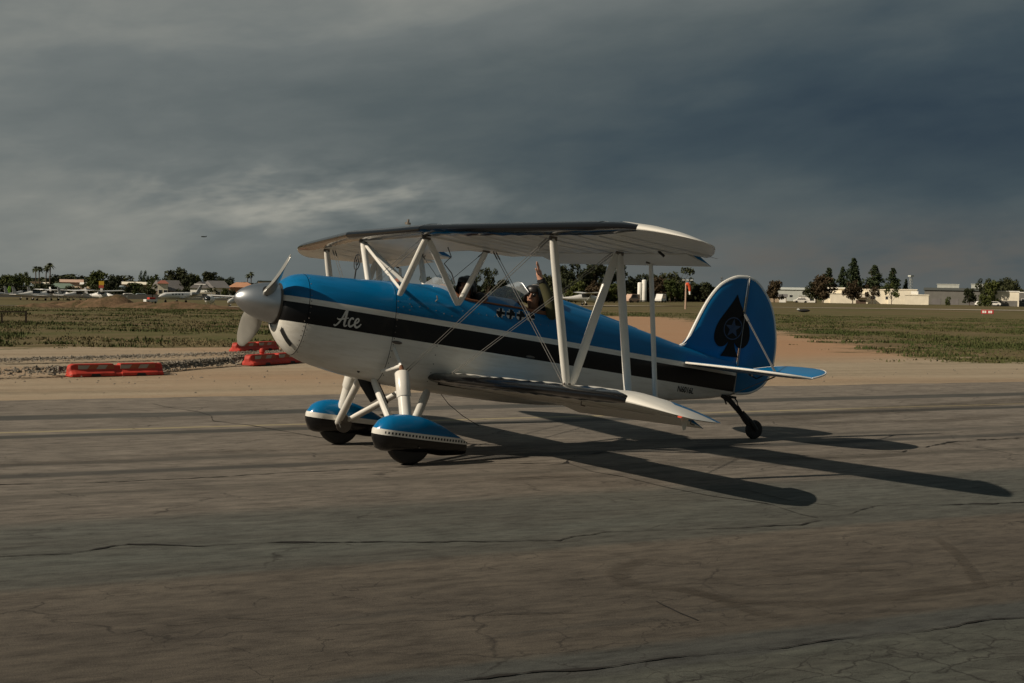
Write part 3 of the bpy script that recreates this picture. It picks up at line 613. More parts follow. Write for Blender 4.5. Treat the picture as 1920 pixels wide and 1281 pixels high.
def nose():
    prof = []
    for k in range(19):
        t = k/18; prof.append((max(.004, .198*math.sin(t*math.pi/2)**1.05), -1.632 + .437*(1-math.cos(t*math.pi/2))**.92))
    prof.append((.196, -1.188)); prof.append((.18, -1.186))
    MB().lathe(prof, 'x', (0, 0, 1.335), 40).build('spinner', 'alu', plane, True)
    MB().lathe([(.202, -1.235), (.204, -1.222), (.204, -1.205), (.202, -1.196)], 'x', (0, 0, 1.335), 40, caps=(False, False)).build('spinner_band', 'steel', plane, True)
    MB().lathe([(.12, -1.25), (.12, -1.19)], 'x', (0, 0, 1.335), 20).build('hub', 'steel', plane, True)
    d = Vector((0, -.6, .42)).normalized()
    for s in (1, -1):
        mb = MB(); e = Vector((1, 0, 0)); q = d.cross(e); rings = []
        for r, ch, th, tw in ((.12, .055, .050, 60), (.2, .085, .036, 52), (.32, .115, .026, 40), (.46, .120, .019, 30), (.58, .105, .014, 24), (.68, .08, .010, 20), (.735, .045, .007, 18), (.755, .012, .004, 18)):
            c, sn = math.cos(R(tw)), math.sin(R(tw)); ring = []
            for k in range(14):
                a = 2*math.pi*k/14; p = ch*math.cos(a); t = th*math.sin(a); off = q*s*(p*c - t*sn) + e*(p*sn + t*c); ring.append(Vector((-1.345, 0, 1.335)) + d*s*r + off)
            rings.append(ring)
        mb.loft(rings); mb.build('propeller_blade', 'prop', plane, True)
        mb = MB(); mb.lathe([(.072, 0), (.066, .022), (.05, .03)], 'z', (0, 0, 0), 20, caps=(False, True))
        rot = d.to_track_quat('Z', 'Y') if s == 1 else (-d).to_track_quat('Z', 'Y')
        mb.xf(lambda p: rot @ p + Vector((-1.345, 0, 1.335)) + d*s*.145); mb.build('blade_socket', 'blackflat', plane, True)
    # ring sight ahead of the cockpit
    mb = MB(); c = (-.455, 0, 1.872)
    for r in (.078, .030):
        mb.tube([(c[0], c[1]+r*math.cos(t), c[2]+r*math.sin(t)) for t in [2*math.pi*k/28 for k in range(29)]], .0055 if r > .05 else .007, 6, caps=(False, False))
    for t in (math.pi/2, -math.pi/2): mb.tube([(c[0], 0, c[2]+.03*math.sin(t)), (c[0], 0, c[2]+.078*math.sin(t))], .004, 6)
    mb.tube([(c[0], 0, 1.69), (c[0], 0, c[2]-.078)], .008, 6); mb.build('ring_sight', 'blackflat', plane, True)
nose()

# ---- wings
def foil(xc, th=.132):
    yt = 5*th*(.2969*math.sqrt(xc)-.126*xc-.3516*xc**2+.2843*xc**3-.1036*xc**4); p, mm = .36, .028
    yc = mm/p**2*(2*p*xc-xc*xc) if xc < p else mm/(1-p)**2*((1-2*p)+2*p*xc-xc*xc)
    return yc+yt, yc-yt*.88
XC = [.5*(1-math.cos(math.pi*k/20)) for k in range(21)]
def half_wing(name, s, le, chord, zle, tipT, tipL, tip_y, tip0, ail, xmax_fn, y0, band_y, incid):
    """one wing panel: le(y), zle(y) give the leading edge, incid the drop of the chord line per metre"""
    ys = []
    y = y0
    while y < tip0: ys.append(y); y += .06
    ys += [tip0 + (tip_y-tip0)*q for q in (0, .2, .38, .54, .68, .79, .88, .94, .98, 1.0)]
    ys = sorted(ys + [ail[0]-.004, ail[0], ail[1], ail[1]+.004] + [e for e in (.60, .66, .72) if y0 < e < tip0])
    rings = []; band = []; tb = []
    for i, y in enumerate(ys):
        tl = max(0, (y-tip0)/(tip_y-tip0)); tt = max(0, (y-(ail[1]+.01))/(tip_y-ail[1]-.01)); L = le(y) + tipL*chord*(1-math.sqrt(max(0, 1-tl*tl))); T = le(y)+chord - catmull(tipT, max(y, tipT[0][0]))[0]
        c = max(.03, T-L); xm = xmax_fn(y); sag = 1 - .13*abs(math.sin(math.pi*y/.26))**.7; th = .132*(c/chord)**.35; ring = []; bb = []; tbl = []
        lift = -.055*tl*tl
        bw = .145 if y < band_y-.8 else .145*max(0, 1-((y-band_y+.8)/.8)**2.2)
        for side, seq in ((0, list(reversed(XC))), (1, XC[1:])):
            for xc in seq:
                q = xc*xm; zt = foil(q, th)[side]; sg = sag if .08 < q < .95 else 1; X = L+q*c
                ring.append((X, s*y, zle(y)+lift + zt*c*(sg if side == 0 else 1) - incid*(X-le(y)) + (.015*math.sin(math.pi*min(1, q*1.15))*abs(math.sin(math.pi*y/.26))**.8*(1-tl) if side and q < .87 else 0))); bb.append(bw*(1.25 if side == 0 else .95)-q*c if bw > 0 else -.1); tbl.append(q-.46 if side == 0 and y < tip_y-.25 and i > 0 else -.3)
        rings.append(ring); band += bb; tb += tbl
    mb = MB(); mb.loft(rings, caps=(True, True)); me = mb.mesh(name)
    for nm, val in (('band', band), ('topblue', tb)):
        a = me.attributes.new(nm, 'FLOAT', 'POINT'); a.data.foreach_set('value', val)
    return me
def aileron(s, le, chord, zle, incid, ail, hinge, droop):
    ya, yb = ail[0]+.012, ail[1]-.012; rings = []; tb = []
    for y in frange(ya, yb, .12):
        L = le(y); ring = []; hx = L+hinge*chord; hz = zle(y) - incid*(hinge*chord); q0 = hinge+.012
        end = 1.0
        pts = []
        for side, seq in ((0, [1, .96, .9, .83, q0]), (1, [q0, .83, .9, .96, 1])):
            for q in seq:
                q = q0+(q-q0)*(end-q0)/(1-q0); z = foil(q)[side]*chord; z = z*(.8 if q == q0 else 1); pts.append(((q-hinge)*chord, z, side))
        for dx, dz, side in pts:
            dzz = dz - incid*dx; X = dx*math.cos(droop)+ (dzz)*math.sin(droop)*0; Z = dzz - dx*math.sin(droop); ring.append((hx+X, s*y, hz+Z)); tb.append(.5 if side == 0 and y > ya+.01 else -.5)
        rings.append(ring)
    me = MB().loft(rings).mesh('aileron')
    for nm, val in (('band', [-.1]*len(tb)), ('topblue', tb)):
        a = me.attributes.new(nm, 'FLOAT', 'POINT'); a.data.foreach_set('value', val)
    return me
UC, LC = 1.20, 1.18
uLE = lambda y: -.262 + .157*max(0, y-.96); uZ = lambda y: 2.205 + .004*y
lLE = lambda y: .345; lZ = lambda y: .838 + .016*y
UIN, LIN = .052, .072
UTIP = [(3.3, 0), (3.50, .03), (3.7, .14), (3.95, .35), (4.15, .54), (4.3, .71), (4.42, .915)]
LTIP = [(3.2, 0), (3.45, .01), (3.7, .06), (3.9, .17), (4.1, .36), (4.25, .55), (4.36, .765)]
AIL_U, AIL_L = (1.42, 3.50), (1.35, 3.45); HG = .77
def u_xmax(y):
    if AIL_U[0] <= y <= AIL_U[1]: return HG
    if y < .72: return .64 + .30*sstep(.50, .72, y)
    return .955
def l_xmax(y):
    return HG if AIL_L[0] <= y <= AIL_L[1] else 1.0
def wings():
    # upper wing: centre section plus two swept panels, one object each
    for s in (-1, 1):
        me = half_wing('upper_wing_panel', s, uLE, UC, uZ, UTIP, .225, 4.42, 3.66, AIL_U, u_xmax, .965, 4.06, UIN); up_ = link('upper_wing_panel', me, 'wing', plane, True, sharp=35)
        link('aileron', aileron(s, uLE, UC, uZ, UIN, AIL_U, HG, R(12)*(1 if s < 0 else .2)), 'wing', up_, True, sharp=30)
        me = half_wing('lower_wing', s, lLE, LC, lZ, LTIP, .34, 4.36, 3.66, AIL_L, l_xmax, .30, 4.02, LIN); lo = link('lower_wing', me, 'wing', plane, True, sharp=35)
        link('aileron', aileron(s, lLE, LC, lZ, LIN, AIL_L, HG, R(12)*(1 if s < 0 else .2)), 'wing', lo, True, sharp=30)
    ysc = [y for y in frange(-.955, .955, .09)] + [-.72, -.6, .6, .72]; rings = []; band = []; tb = []
    for y in sorted(ysc):
        a = abs(y); xm = u_xmax(a); ring = []
        for side, seq in ((0, list(reversed(XC))), (1, XC[1:])):
            for xc in seq:
                q = xc*xm; ring.append((-.262+q*UC, y, uZ(a)+foil(q)[side]*UC - UIN*q*UC)); band.append(.145*(1.25 if side == 0 else .95)-q*UC); tb.append(q-.46 if side == 0 and a < .93 else -.3)
        rings.append(ring)
    me = MB().loft(rings).mesh('centre_section')
    for nm, val in (('band', band), ('topblue', tb)):
        a = me.attributes.new(nm, 'FLOAT', 'POINT'); a.data.foreach_set('value', val)
    cs = link('centre_section', me, 'wing', plane, True, sharp=35)
    MB().lathe([(.03, 0), (.03, .02), (.012, .024), (.012, .05), (.004, .055)], 'z', (-.02, -.1, 2.325), 12).build('fuel_cap', 'steel', cs)
    MB().tube([(.3, -.42, 2.16), (.36, -.42, 2.06), (.30, -.41, 1.98), (.40, -.40, 1.90), (.46, -.39, 1.80)], .006, 6).build('fuel_sight_tube', 'steel', cs)
wings()
def rib_tapes():
    # pinked fabric tapes over each rib, on the undersides
    def strip(y, s, le, chord, z, incid, q0, q1, par):
        v = []
        for k in range(11):
            q = q0+(q1-q0)*k/10; X = le(y)+q*chord
            for dy in (-.014, .014): v.append((X, s*(y+dy), z(y) + foil(q, .132)[1]*chord - incid*(X-le(y)) - .0025))
        MB().add(v, [(2*k, 2*k+1, 2*k+3, 2*k+2) for k in range(10)]).build('rib_tape', 'tape', par)
    for par in [o for o in plane.children if o.name.split('.')[0] in ('upper_wing_panel', 'lower_wing')]:
        s = 1 if par.data.vertices[0].co.y > 0 else -1; u = par.name.startswith('upper')
        for k in range(2, 15):
            y = .26*k
            if u and y > 1.0: strip(y, s, uLE, UC, uZ, UIN, .13, .745 if AIL_U[0] < y < AIL_U[1] else .93, par)
            elif not u: strip(y, s, lLE, LC, lZ, LIN, .13, .745 if AIL_L[0] < y < AIL_L[1] else .96, par)
rib_tapes()
def uz(x, y): return uZ(abs(y)) + foil(max(.01, (x-uLE(abs(y)))/UC))[1]*UC - UIN*(x-uLE(abs(y)))
def lz(x, y, side=0): return lZ(abs(y)) + foil(max(.01, min(1, (x-lLE(0))/LC)))[side]*LC - LIN*(x-lLE(0))
def strut(name, a, b, chord=.085, thick=.036, mat='white', parent=None, n=14, taper=.75):
    a, b = Vector(a), Vector(b); d = (b-a).normalized(); e = Vector((1, 0, 0)); e = (e - d*e.dot(d)).normalized(); q = d.cross(e); rings = []
    for t, k in ((0, taper), (.05, .92), (.15, 1), (.85, 1), (.95, .92), (1, taper)):
        p = a.lerp(b, t); ring = []
        for i in range(n):
            an = 2*math.pi*i/n; cx = math.cos(an); cx = cx*.5 if cx < 0 else cx*.5; ring.append(p + e*(chord*k*cx) + q*(thick*k*.5*math.sin(an)*(1.15 if math.cos(an) < .2 else .9)))
        rings.append(ring)
    return MB().loft(rings).build(name, mat, parent or plane, True)
def fitting(p, r=.022, name='strut_fitting', mat='steel'):
    mb = MB(); mb.box((p[0]-r*1.6, p[1]-r*.7, p[2]-r*.8), (p[0]+r*1.6, p[1]+r*.7, p[2]+r*.8)); return mb.build(name, mat, plane, bev=.004)
def wire(a, b, parent=None, gap=.030, r=.0032, pair=True):
    a, b = Vector(a), Vector(b); d = (b-a).normalized(); g = Vector((1, 0, 0)); g = (g-d*g.dot(d)).normalized()*gap*.5
    for sg in ((1, -1) if pair else (0,)):
        mb = MB(); mb.tube([a+g*sg, b+g*sg], r, 5); mb.tube([a+g*sg+d*.02, a+g*sg+d*.14], r*2.2, 6); mb.tube([b+g*sg-d*.13, b+g*sg-d*.02], r*1.8, 6); mb.build('bracing_wire', 'wire', plane)
def rigging():
    for s in (-1, 1):
        yf = 2.766
        fu_ = Vector((.196, s*yf, uz(.196, yf)-.015)); ru = Vector((.864, s*yf, uz(.864, yf)-.015)); fl = Vector((.53, s*yf, lz(.53, yf)-.01)); rl = Vector((1.17, s*yf, lz(1.17, yf)-.01))
        strut('interplane_strut', fu_, fl, .080, .046); strut('interplane_strut', ru, rl, .080, .046); strut('interplane_strut', ru + Vector((-.03, 0, -.01)), fl + Vector((.05, 0, .01)), .080, .044)
        for p in (fu_, ru, fl): fitting(p)
        ys = 2.80; us = Vector((uLE(ys)+.955*UC, s*ys, uz(uLE(ys)+.90*UC, ys)-.045)); ls = Vector((lLE(0)+.93*LC, s*ys, lz(lLE(0)+.86*LC, ys)-.015)); strut('aileron_strut', us, ls, .046, .034); fitting(us + Vector((-.03, 0, .0)), .012, 'aileron_horn')
        # cabane
        ct = Vector((-.11, s*.819, uz(-.11, .819)-.01)); cb = Vector((-.112, s*.385, 1.600)); cr_b = Vector((.52, s*.385, 1.605)); crt = Vector((.55, s*.80, uz(.55, .80)-.01))
        strut('cabane_strut', ct, cb, .072, .046); strut('cabane_strut', ct+Vector((.03, 0, -.01)), cr_b, .062, .044); strut('cabane_strut', crt, cr_b+Vector((.012, 0, .0)), .062, .044)
        fitting(ct + Vector((0, 0, .01)), .026); fitting(crt+Vector((0, 0, .01)), .022)
        # flying and landing wires
        wire((.23, s*2.62, uz(.23, 2.62)), (.02, s*.45, .835)); wire((.89, s*2.62, uz(.89, 2.62)), (.545, s*.42, .90)); wire((.62, s*.84, uz(.62, .84)), (.54, s*2.70, lz(.54, 2.7)))
    strut('cabane_brace', (-.09, .80, uz(-.09, .8)-.03), (-.105, -.36, 1.66), .034, .034)
    wire((-.12, -.80, uz(-.1, .8)-.01), (-.13, .33, 1.70), gap=.05)
    for a, b in (((.55, .78, uz(.55, .78)), (.5, -.36, 1.62)), ((.55, -.78, uz(.55, .78)), (.5, .36, 1.62))): wire(a, b, pair=False)
    # landing-light style pitot under the port lower wing and its wing-tip light
    p = Vector((.86, -4.02, lz(.86, 4.02, 1)+.01))
    MB().blob(p, (.028, .024, .026), 14, 10).build('tip_light', 'navred', plane, True)
    MB().tube([p+Vector((-.06, .01, .004)), p+Vector((-.02, .005, 0)), p+Vector((.10, 0, .01)), p+Vector((.15, 0, 0))], [.008, .02, .02, .004], 8).build('light_mount', 'steel', plane, True)
    mb = MB(); mb.prism([(p.x+.005, p.z-.02), (p.x+.085, p.z-.02), (p.x+.07, p.z-.11), (p.x+.05, p.z-.12), (p.x+.03, p.z-.06)], p.y-.004, p.y+.004); mb.build('tip_fin', 'white', plane)
    for x, y in ((.62, -2.9), (1.3, -3.55)): MB().tube([(x, y, lz(x, 2.9, 1)+.004), (x, y, lz(x, 2.9, 1)-.025), (x+.04, y, lz(x, 2.9, 1)-.03)], .006, 6).build('tie_down', 'steel', plane)
    for s in (-1, 1): MB().tube([(.9, s*3.32, uz(.9, 3.32)), (.96, s*3.32, uz(.9, 3.32)-.03)], .012, 6).build('inspection_vent', 'blackflat', plane)
rigging()

# ---- undercarriage
def gear():
    spat = [(-.405, .290, .235, .030), (-.395, .330, .178, .060), (-.37, .368, .132, .092), (-.31, .418, .104, .122), (-.21, .452, .104, .132), (-.09, .466, .110, .136), (.05, .462, .116, .134), (.18, .436, .122, .118), (.31, .394, .118, .094), (.43, .344, .134, .062), (.53, .300, .148, .034), (.575, .276, .168, .016)]
    for s in (-1, 1):
        wx, wy, wz = toloc(0, s*.935, .222); mb = MB(); rings = []
        for x in [spat[0][0]] + frange(-.40, .57, .0485) + [.575]:
            top, bot, w = catmull(spat, x); zc = .28; ring = []
            for k in range(28):
                a = 2*math.pi*(k+.5)/28; ca, sa = math.cos(a), math.sin(a); e = .92 if sa > 0 else .66
                ring.append((x, wy + w*math.copysign(abs(ca)**.9, ca), zc + (top-zc if sa > 0 else zc-bot)*math.copysign(abs(sa)**e, sa)))
            rings.append(ring)
        sp = mb.loft(rings).build('wheel_spat', 'spat', plane, True, sharp=60)
        MB().blob((.03, wy+s*.128, .175), (.010, .008, .007), 8, 6).build('access_screw', 'steel', sp)
        prof = [(.10, -.062), (.172, -.074), (.204, -.064), (.218, -.040), (.222, 0), (.218, .040), (.204, .064), (.172, .074), (.10, .062)]
        w_ = MB().lathe(prof, 'y', (wx, wy, wz), 36).build('wheel', 'rubber', plane, True); MB().lathe([(.03, -.062), (.10, -.052), (.10, .052), (.03, .062)], 'y', (wx, wy, wz), 24).build('rim', 'steel', w_)
        ax = Vector((wx-.03, s*.84, .235))
        # oleo leg
        t0 = Vector((-.075, s*.63, .855)); t1 = Vector((-.045, s*.84, .40)); d = (t1-t0).normalized(); mid = t0.lerp(t1, .52)
        ol = MB(); ol.tube([t0, t0+d*.012, mid-d*.01, mid], [.060, .070, .070, .066], 20); ol.build('oleo_sleeve', 'white', plane, True); MB().tube([mid, t1], .060, 20).build('oleo_leg', 'white', plane, True)
        jt = t0 - d*.045; MB().tube([jt - d*.02, t0], [.018, .030], 10).build('oleo_joint', 'rust', plane, True)
        strut('oleo_stay', (-.095, s*.40, 1.075), jt - d*.02, .040, .040); strut('oleo_stay', (-.165, s*.35, .835), jt - d*.02, .036, .036)
        # V legs from the keel to the axle
        strut('gear_leg', (-.165, s*.18, .735), ax + Vector((-.03, -s*.02, -.02)), .080, .055); strut('gear_leg', (.40, s*.24, .705), ax + Vector((.07, -s*.02, .02)), .085, .050)
        # brake disc and caliper on the inner side
        MB().lathe([(.03, 0), (.085, .0), (.085, .012), (.03, .014)], 'y', (wx, wy-s*.15-.006, wz), 24).build('brake_disc', 'steel', plane)
        MB().box((wx-.055, wy-s*.175-.02, wz+.02), (wx+.02, wy-s*.175+.02, wz+.105)).build('brake_caliper', 'steel', plane, bev=.008)
        MB().tube([(wx-.02, wy-s*.18, wz+.09), (wx-.06, wy-s*.17, wz+.14), (wx-.09, wy-s*.19, wz+.05), (wx-.05, wy-s*.2, wz-.03)], .006, 6).build('brake_line', 'wire', plane, True)
    # whip aerial trailing below the belly
    MB().tube([(.62, -.1, .69), (.72, -.1, .60), (.9, -.1, .50), (1.1, -.1, .42)], .0035, 5).build('whip_aerial', 'blackflat', plane)
    # tail wheel
    mb = MB(); mb.tube([(4.16, 0, 1.125), (4.27, 0, 1.085), (4.40, 0, .99), (4.50, 0, .915)], [.030, .034, .030, .026], 8, flat=.7); mb.build('tail_spring', 'blackflat', plane, True)
    mb = MB(); mb.tube([(4.47, 0, .955), (4.55, 0, .89), (4.62, 0, .83)], [.04, .05, .042], 8)
    for y in (-.05, .05): mb.tube([(4.56, y*.6, .90), (4.60, y, .86), (4.67, y, .79)], [.022, .026, .024], 6)
    mb.build('tail_fork', 'blackflat', plane, True)
    wx, wy, wz = 4.672, 0, .790; tw = MB().lathe([(.05, -.030), (.085, -.036), (.104, -.026), (.112, 0), (.104, .026), (.085, .036), (.05, .030)], 'y', (wx, wy, wz), 28).build('tail_wheel', 'rubber', plane, True)
    MB().lathe([(.012, -.036), (.05, -.030), (.05, .030), (.012, .036)], 'y', (wx, wy, wz), 16).build('rim', 'blackflat', tw)
    MB().tube([(4.33, -.02, 1.11), (4.36, -.03, 1.08), (4.375, -.03, 1.04), (4.42, -.03, .99), (4.47, -.03, .945), (4.55, -.03, .915), (4.595, -.03, .90), (4.60, -.03, .87)], [.008, .008, .006, .015, .006, .005, .008, .008], 6).build('steering_link', 'blackflat', plane, True)
    MB().tube([(4.155, -.03, 1.11), (4.19, -.03, 1.07), (4.215, -.03, 1.03)], .010, 6).build('tail_hook', 'blackflat', plane, True)
    MB().box((4.13, -.05, 1.105), (4.33, .05, 1.135)).build('tail_bracket', 'blackflat', plane, bev=.006)
gear()

# ---- tail
def smooth_closed(pts, n=6):
    out = []; m_ = len(pts)
    for i in range(m_):
        p0, p1, p2, p3 = (Vector(pts[(i+k-1) % m_]) for k in range(4))
        for j in range(n):
            t = j/n; out.append(tuple(.5*((2*p1)+(-p0+p2)*t+(2*p0-5*p1+4*p2-p3)*t*t+(-p0+3*p1-3*p2+p3)*t**3)))
    return out
def smooth_open(pts, n=6):
    out = []
    for i in range(len(pts)-1):
        p0 = Vector(pts[max(i-1, 0)]); p1 = Vector(pts[i]); p2 = Vector(pts[i+1]); p3 = Vector(pts[min(i+2, len(pts)-1)])
        for j in range(n):
            t = j/n; out.append(tuple(.5*((2*p1)+(-p0+p2)*t+(2*p0-5*p1+4*p2-p3)*t*t+(-p0+3*p1-3*p2+p3)*t**3)))
    return out + [tuple(pts[-1])]
def plate(name, poly, thick, mat, parent, axis='y', pos=0.0, bead=0, beadpts=None, beadmat='white', crown=True):
    """a fabric covered surface: outline, slightly fat in the middle, with a rounded edge"""
    n = len(poly); cx = sum(p[0] for p in poly)/n; cz = sum(p[1] for p in poly)/n; mb = MB()
    def P(x, z, y): return (x, pos+y, z) if axis == 'y' else (x, z, pos+y)
    lv = ((1, .10), (.985, .30), (.94, .55), (.80, .85), (.5, 1.0))
    for sg in (1, -1):
        rings = [[P(cx+(x-cx)*k, cz+(z-cz)*k, sg*thick*.5*h) for x, z in poly] for k, h in lv]; mb.loft(rings, caps=(False, True))
    mb.loft([[P(x, z, thick*.05) for x, z in poly], [P(x, z, -thick*.05) for x, z in poly]], caps=(False, False))
    o = mb.build(name, mat, parent, True, sharp=50)
    if bead: MB().tube([P(x, z, 0) for x, z in beadpts], bead, 8, caps=(True, True)).build('edge_binding', beadmat, o, True)
    return o
def tail():
    le = smooth_open([(3.50, 1.600), (3.57, 1.655), (3.64, 1.82), (3.72, 2.02), (3.80, 2.185), (3.90, 2.33), (4.00, 2.415), (4.14, 2.485), (4.292, 2.506)], 5)
    fin = le + [(4.292, 2.3), (4.292, 2.0), (4.292, 1.7), (4.292, 1.48), (4.0, 1.50), (3.7, 1.52)]
    fo = plate('fin', fin, .060, 'blue', plane, bead=.021, beadpts=le)
    te = smooth_open([(4.304, 2.506), (4.40, 2.485), (4.50, 2.42), (4.62, 2.30), (4.71, 2.15), (4.775, 1.96), (4.805, 1.80), (4.812, 1.66), (4.80, 1.50), (4.765, 1.40), (4.70, 1.305), (4.58, 1.22), (4.45, 1.18), (4.304, 1.165)], 5)
    ro = plate('rudder', te + [(4.304, 1.5), (4.304, 1.8), (4.304, 2.1), (4.304, 2.35)], .056, 'blue', plane, bead=.017, beadpts=te)
    MB().tube([(4.298, -.026, 1.16), (4.298, -.026, 2.50)], .0075, 6).build('hinge_tube', 'wire', plane, True)
    MB().blob((4.815, 0, 1.56), (.02, .012, .02), 8, 6).build('trim_tab_horn', 'steel', ro)
    # spade with a star in a ring, on both sides
    half = smooth_open([(0, .385), (.045, .30), (.12, .19), (.205, .06), (.245, -.06), (.235, -.16), (.17, -.225), (.09, -.215), (.035, -.155)], 5)
    spade = [(x, z) for x, z in half] + [(.045, -.17), (.07, -.25), (.125, -.335), (0, -.325)]
    poly = spade + [(-x, z) for x, z in reversed(spade[1:-1])]
    ca, sa = math.cos(R(3)), math.sin(R(3))
    for sg in (-1, 1):
        def Pt(x, z, h): X = 4.157 + x*ca + z*sa*0; Z = 1.905 + z + x*.06; return (X, sg*h, Z)
        full = half + [(0, -.165)] + [(-x, z) for x, z in reversed(half[1:])]
        stem = [(-.032, -.13), (.032, -.13), (-.045, -.18), (.045, -.18), (-.07, -.25), (.07, -.25), (-.125, -.335), (.125, -.335)]
        for par in (fo, ro):
            bm = bmesh.new(); cv = bm.verts.new(Pt(0, -.02, .0335)); vs = [bm.verts.new(Pt(x, z, .0335)) for x, z in full]; nn = len(vs)
            for k in range(nn): bm.faces.new((cv, vs[k], vs[(k+1) % nn]))
            sv = [bm.verts.new(Pt(x, z, .0338)) for x, z in stem]
            for k in range(0, 6, 2): bm.faces.new((sv[k], sv[k+1], sv[k+3], sv[k+2]))
            lim = 4.2915 if par is fo else 4.3045
            bmesh.ops.bisect_plane(bm, geom=bm.verts[:]+bm.edges[:]+bm.faces[:], plane_co=(lim, 0, 0), plane_no=(1 if par is fo else -1, 0, 0), clear_outer=True)
            me = bpy.data.meshes.new('spade_emblem'); bm.to_mesh(me); bm.free(); link('spade_emblem', me, 'black', par)
        mb = MB(); c = (.0, .0); r0, r1 = .118, .130; n = 40
        for k in range(n):
            a, b = 2*math.pi*k/n, 2*math.pi*(k+1)/n; mb.add([Pt(r0*math.cos(a), r0*math.sin(a)-.01, .0345), Pt(r1*math.cos(a), r1*math.sin(a)-.01, .0345), Pt(r1*math.cos(b), r1*math.sin(b)-.01, .0345), Pt(r0*math.cos(b), r0*math.sin(b)-.01, .0345)], [(0, 1, 2, 3)])
        st = []
        for k in range(10):
            rr_ = .112 if k % 2 == 0 else .046; a = math.pi/2 + k*math.pi/5; st.append((rr_*math.cos(a), rr_*math.sin(a)-.01))
        v = [Pt(0, -.01, .0348)] + [Pt(x, z, .0348) for x, z in st]; mb.add(v, [(0, k+1, (k+1) % 10+1) for k in range(10)])
        mb.build('star_emblem', 'darkblue', fo)
    # tailplane and elevators
    for s in (-1, 1):
        le = smooth_open([(3.50, .10), (3.535, .35), (3.60, .65), (3.71, .95), (3.86, 1.20), (4.03, 1.345), (4.245, 1.40)], 5)
        so_ = plate('tailplane', [(x, s*y) for x, y in le] + [(4.245, s*.9), (4.245, s*.5), (4.245, s*.06), (4.0, s*.08), (3.75, s*.10)], .050, 'blue', plane, 'z', 1.415, .013, [(x, s*y) for x, y in le])
        te = smooth_open([(4.262, 1.40), (4.42, 1.37), (4.56, 1.27), (4.66, 1.10), (4.695, .85), (4.70, .6), (4.68, .38), (4.60, .24), (4.42, .14)], 5)
        poly = [(x, s*y) for x, y in te] + [(4.262, s*.12), (4.262, s*.5), (4.262, s*.9)]
        eo = plate('elevator', poly, .044, 'blue', plane, 'z', 0, .011, [(x, s*y) for x, y in te])
        for o in [eo] + list(eo.children):
            for vv in o.data.vertices:
                dx = vv.co.x-4.255; vv.co.z = 1.415 + vv.co.z + dx*math.sin(R(17)); vv.co.x = 4.255+dx*math.cos(R(17))
        wire((4.285, s*.03, 2.09), (4.25, s*.80, 1.435), gap=.016, r=.005)
        wire((4.25, s*.80, 1.40), (4.20, s*.04, 1.12), pair=False, r=.004)
        MB().blob((4.12, s*.55, 1.388), (.012, .012, .018), 8, 6).build('stay_bolt', 'white', so_)
        MB().box((4.30, s*.68-.05, 1.445), (4.36, s*.68+.05, 1.462)).build('trim_marker', 'blackflat', eo)
        MB().tube([(4.30, s*.25, 1.40), (4.42, s*.25, 1.365), (4.50, s*.25, 1.41)], .008, 6).build('elevator_horn', 'blackflat', eo)
tail()

# ---- lettering and marks
def text_mesh(name, s, size, fn, mat, parent, shear=0, sx=1):
    cu = bpy.data.curves.new(name, 'FONT'); cu.body = s; cu.size = size; cu.shear = shear; cu.resolution_u = 6; cu.offset = .012*size
    o = bpy.data.objects.new(name, cu); C.objects.link(o); dg = bpy.context.evaluated_depsgraph_get(); me = bpy.data.meshes.new_from_object(o.evaluated_get(dg)); bpy.data.objects.remove(o)
    for v in me.vertices: v.co = fn(v.co.x*sx, v.co.y)
    me.materials.clear(); return link(name, me, mat, parent)
text_mesh('registration_lettering', 'N6016L', .092, lambda x, z: Vector((3.448+x, skin_y(3.448+x, 1.10+z)-.0035, 1.088+z)), 'black', plane, 0, .82)
def brush(strokes, origin, scale, tilt):
    mb = MB()
    for pts, ws in strokes:
        pp = smooth_open([(*p, 0) for p in pts], 7); n = len(pp); L_ = []; 
        for i, p in enumerate(pp):
            a = Vector(pp[max(0, i-1)]); b = Vector(pp[min(n-1, i+1)]); d = (b-a).normalized(); q = Vector((-d.y, d.x, 0)); t = i/(n-1)*(len(ws)-1); k = int(min(t, len(ws)-2)); w = ws[k]+(ws[k+1]-ws[k])*(t-k)
            for sg in (1, -1): L_.append(Vector(p)+q*w*sg)
        v = []
        for p in L_:
            x = origin[0]+p.x*scale; z = origin[1]+p.y*scale + p.x*scale*tilt; v.append((x, skin_y(x, z)-.004, z))
        mb.add(v, [(2*i, 2*i+2, 2*i+3, 2*i+1) for i in range(n-1)])
    return mb.build('name_lettering', 'offwhite', plane)
brush([([(-.05, .06), (.05, .0), (.22, .16), (.42, .5), (.60, .93), (.70, 1.05)], [.035, .05, .05, .05, .055, .05]), ([(.70, 1.05), (.66, .75), (.62, .4), (.60, .12), (.68, .04), (.80, .12)], [.06, .07, .07, .06, .05, .03]), ([(.10, .46), (.22, .40), (.42, .44), (.66, .52), (.84, .56)], [.02, .045, .05, .045, .02]),
       ([(1.14, .50), (1.10, .58), (1.0, .56), (.90, .38), (.90, .16), (1.0, .06), (1.14, .14), (1.24, .26)], [.05, .05, .05, .065, .065, .06, .05, .03]), ([(1.28, .28), (1.42, .36), (1.50, .50), (1.44, .60), (1.34, .54), (1.27, .34), (1.30, .14), (1.42, .06), (1.56, .14), (1.68, .30)], [.04, .05, .05, .045, .05, .065, .065, .06, .05, .03])],
      (-.735, 1.205), .158, .012)
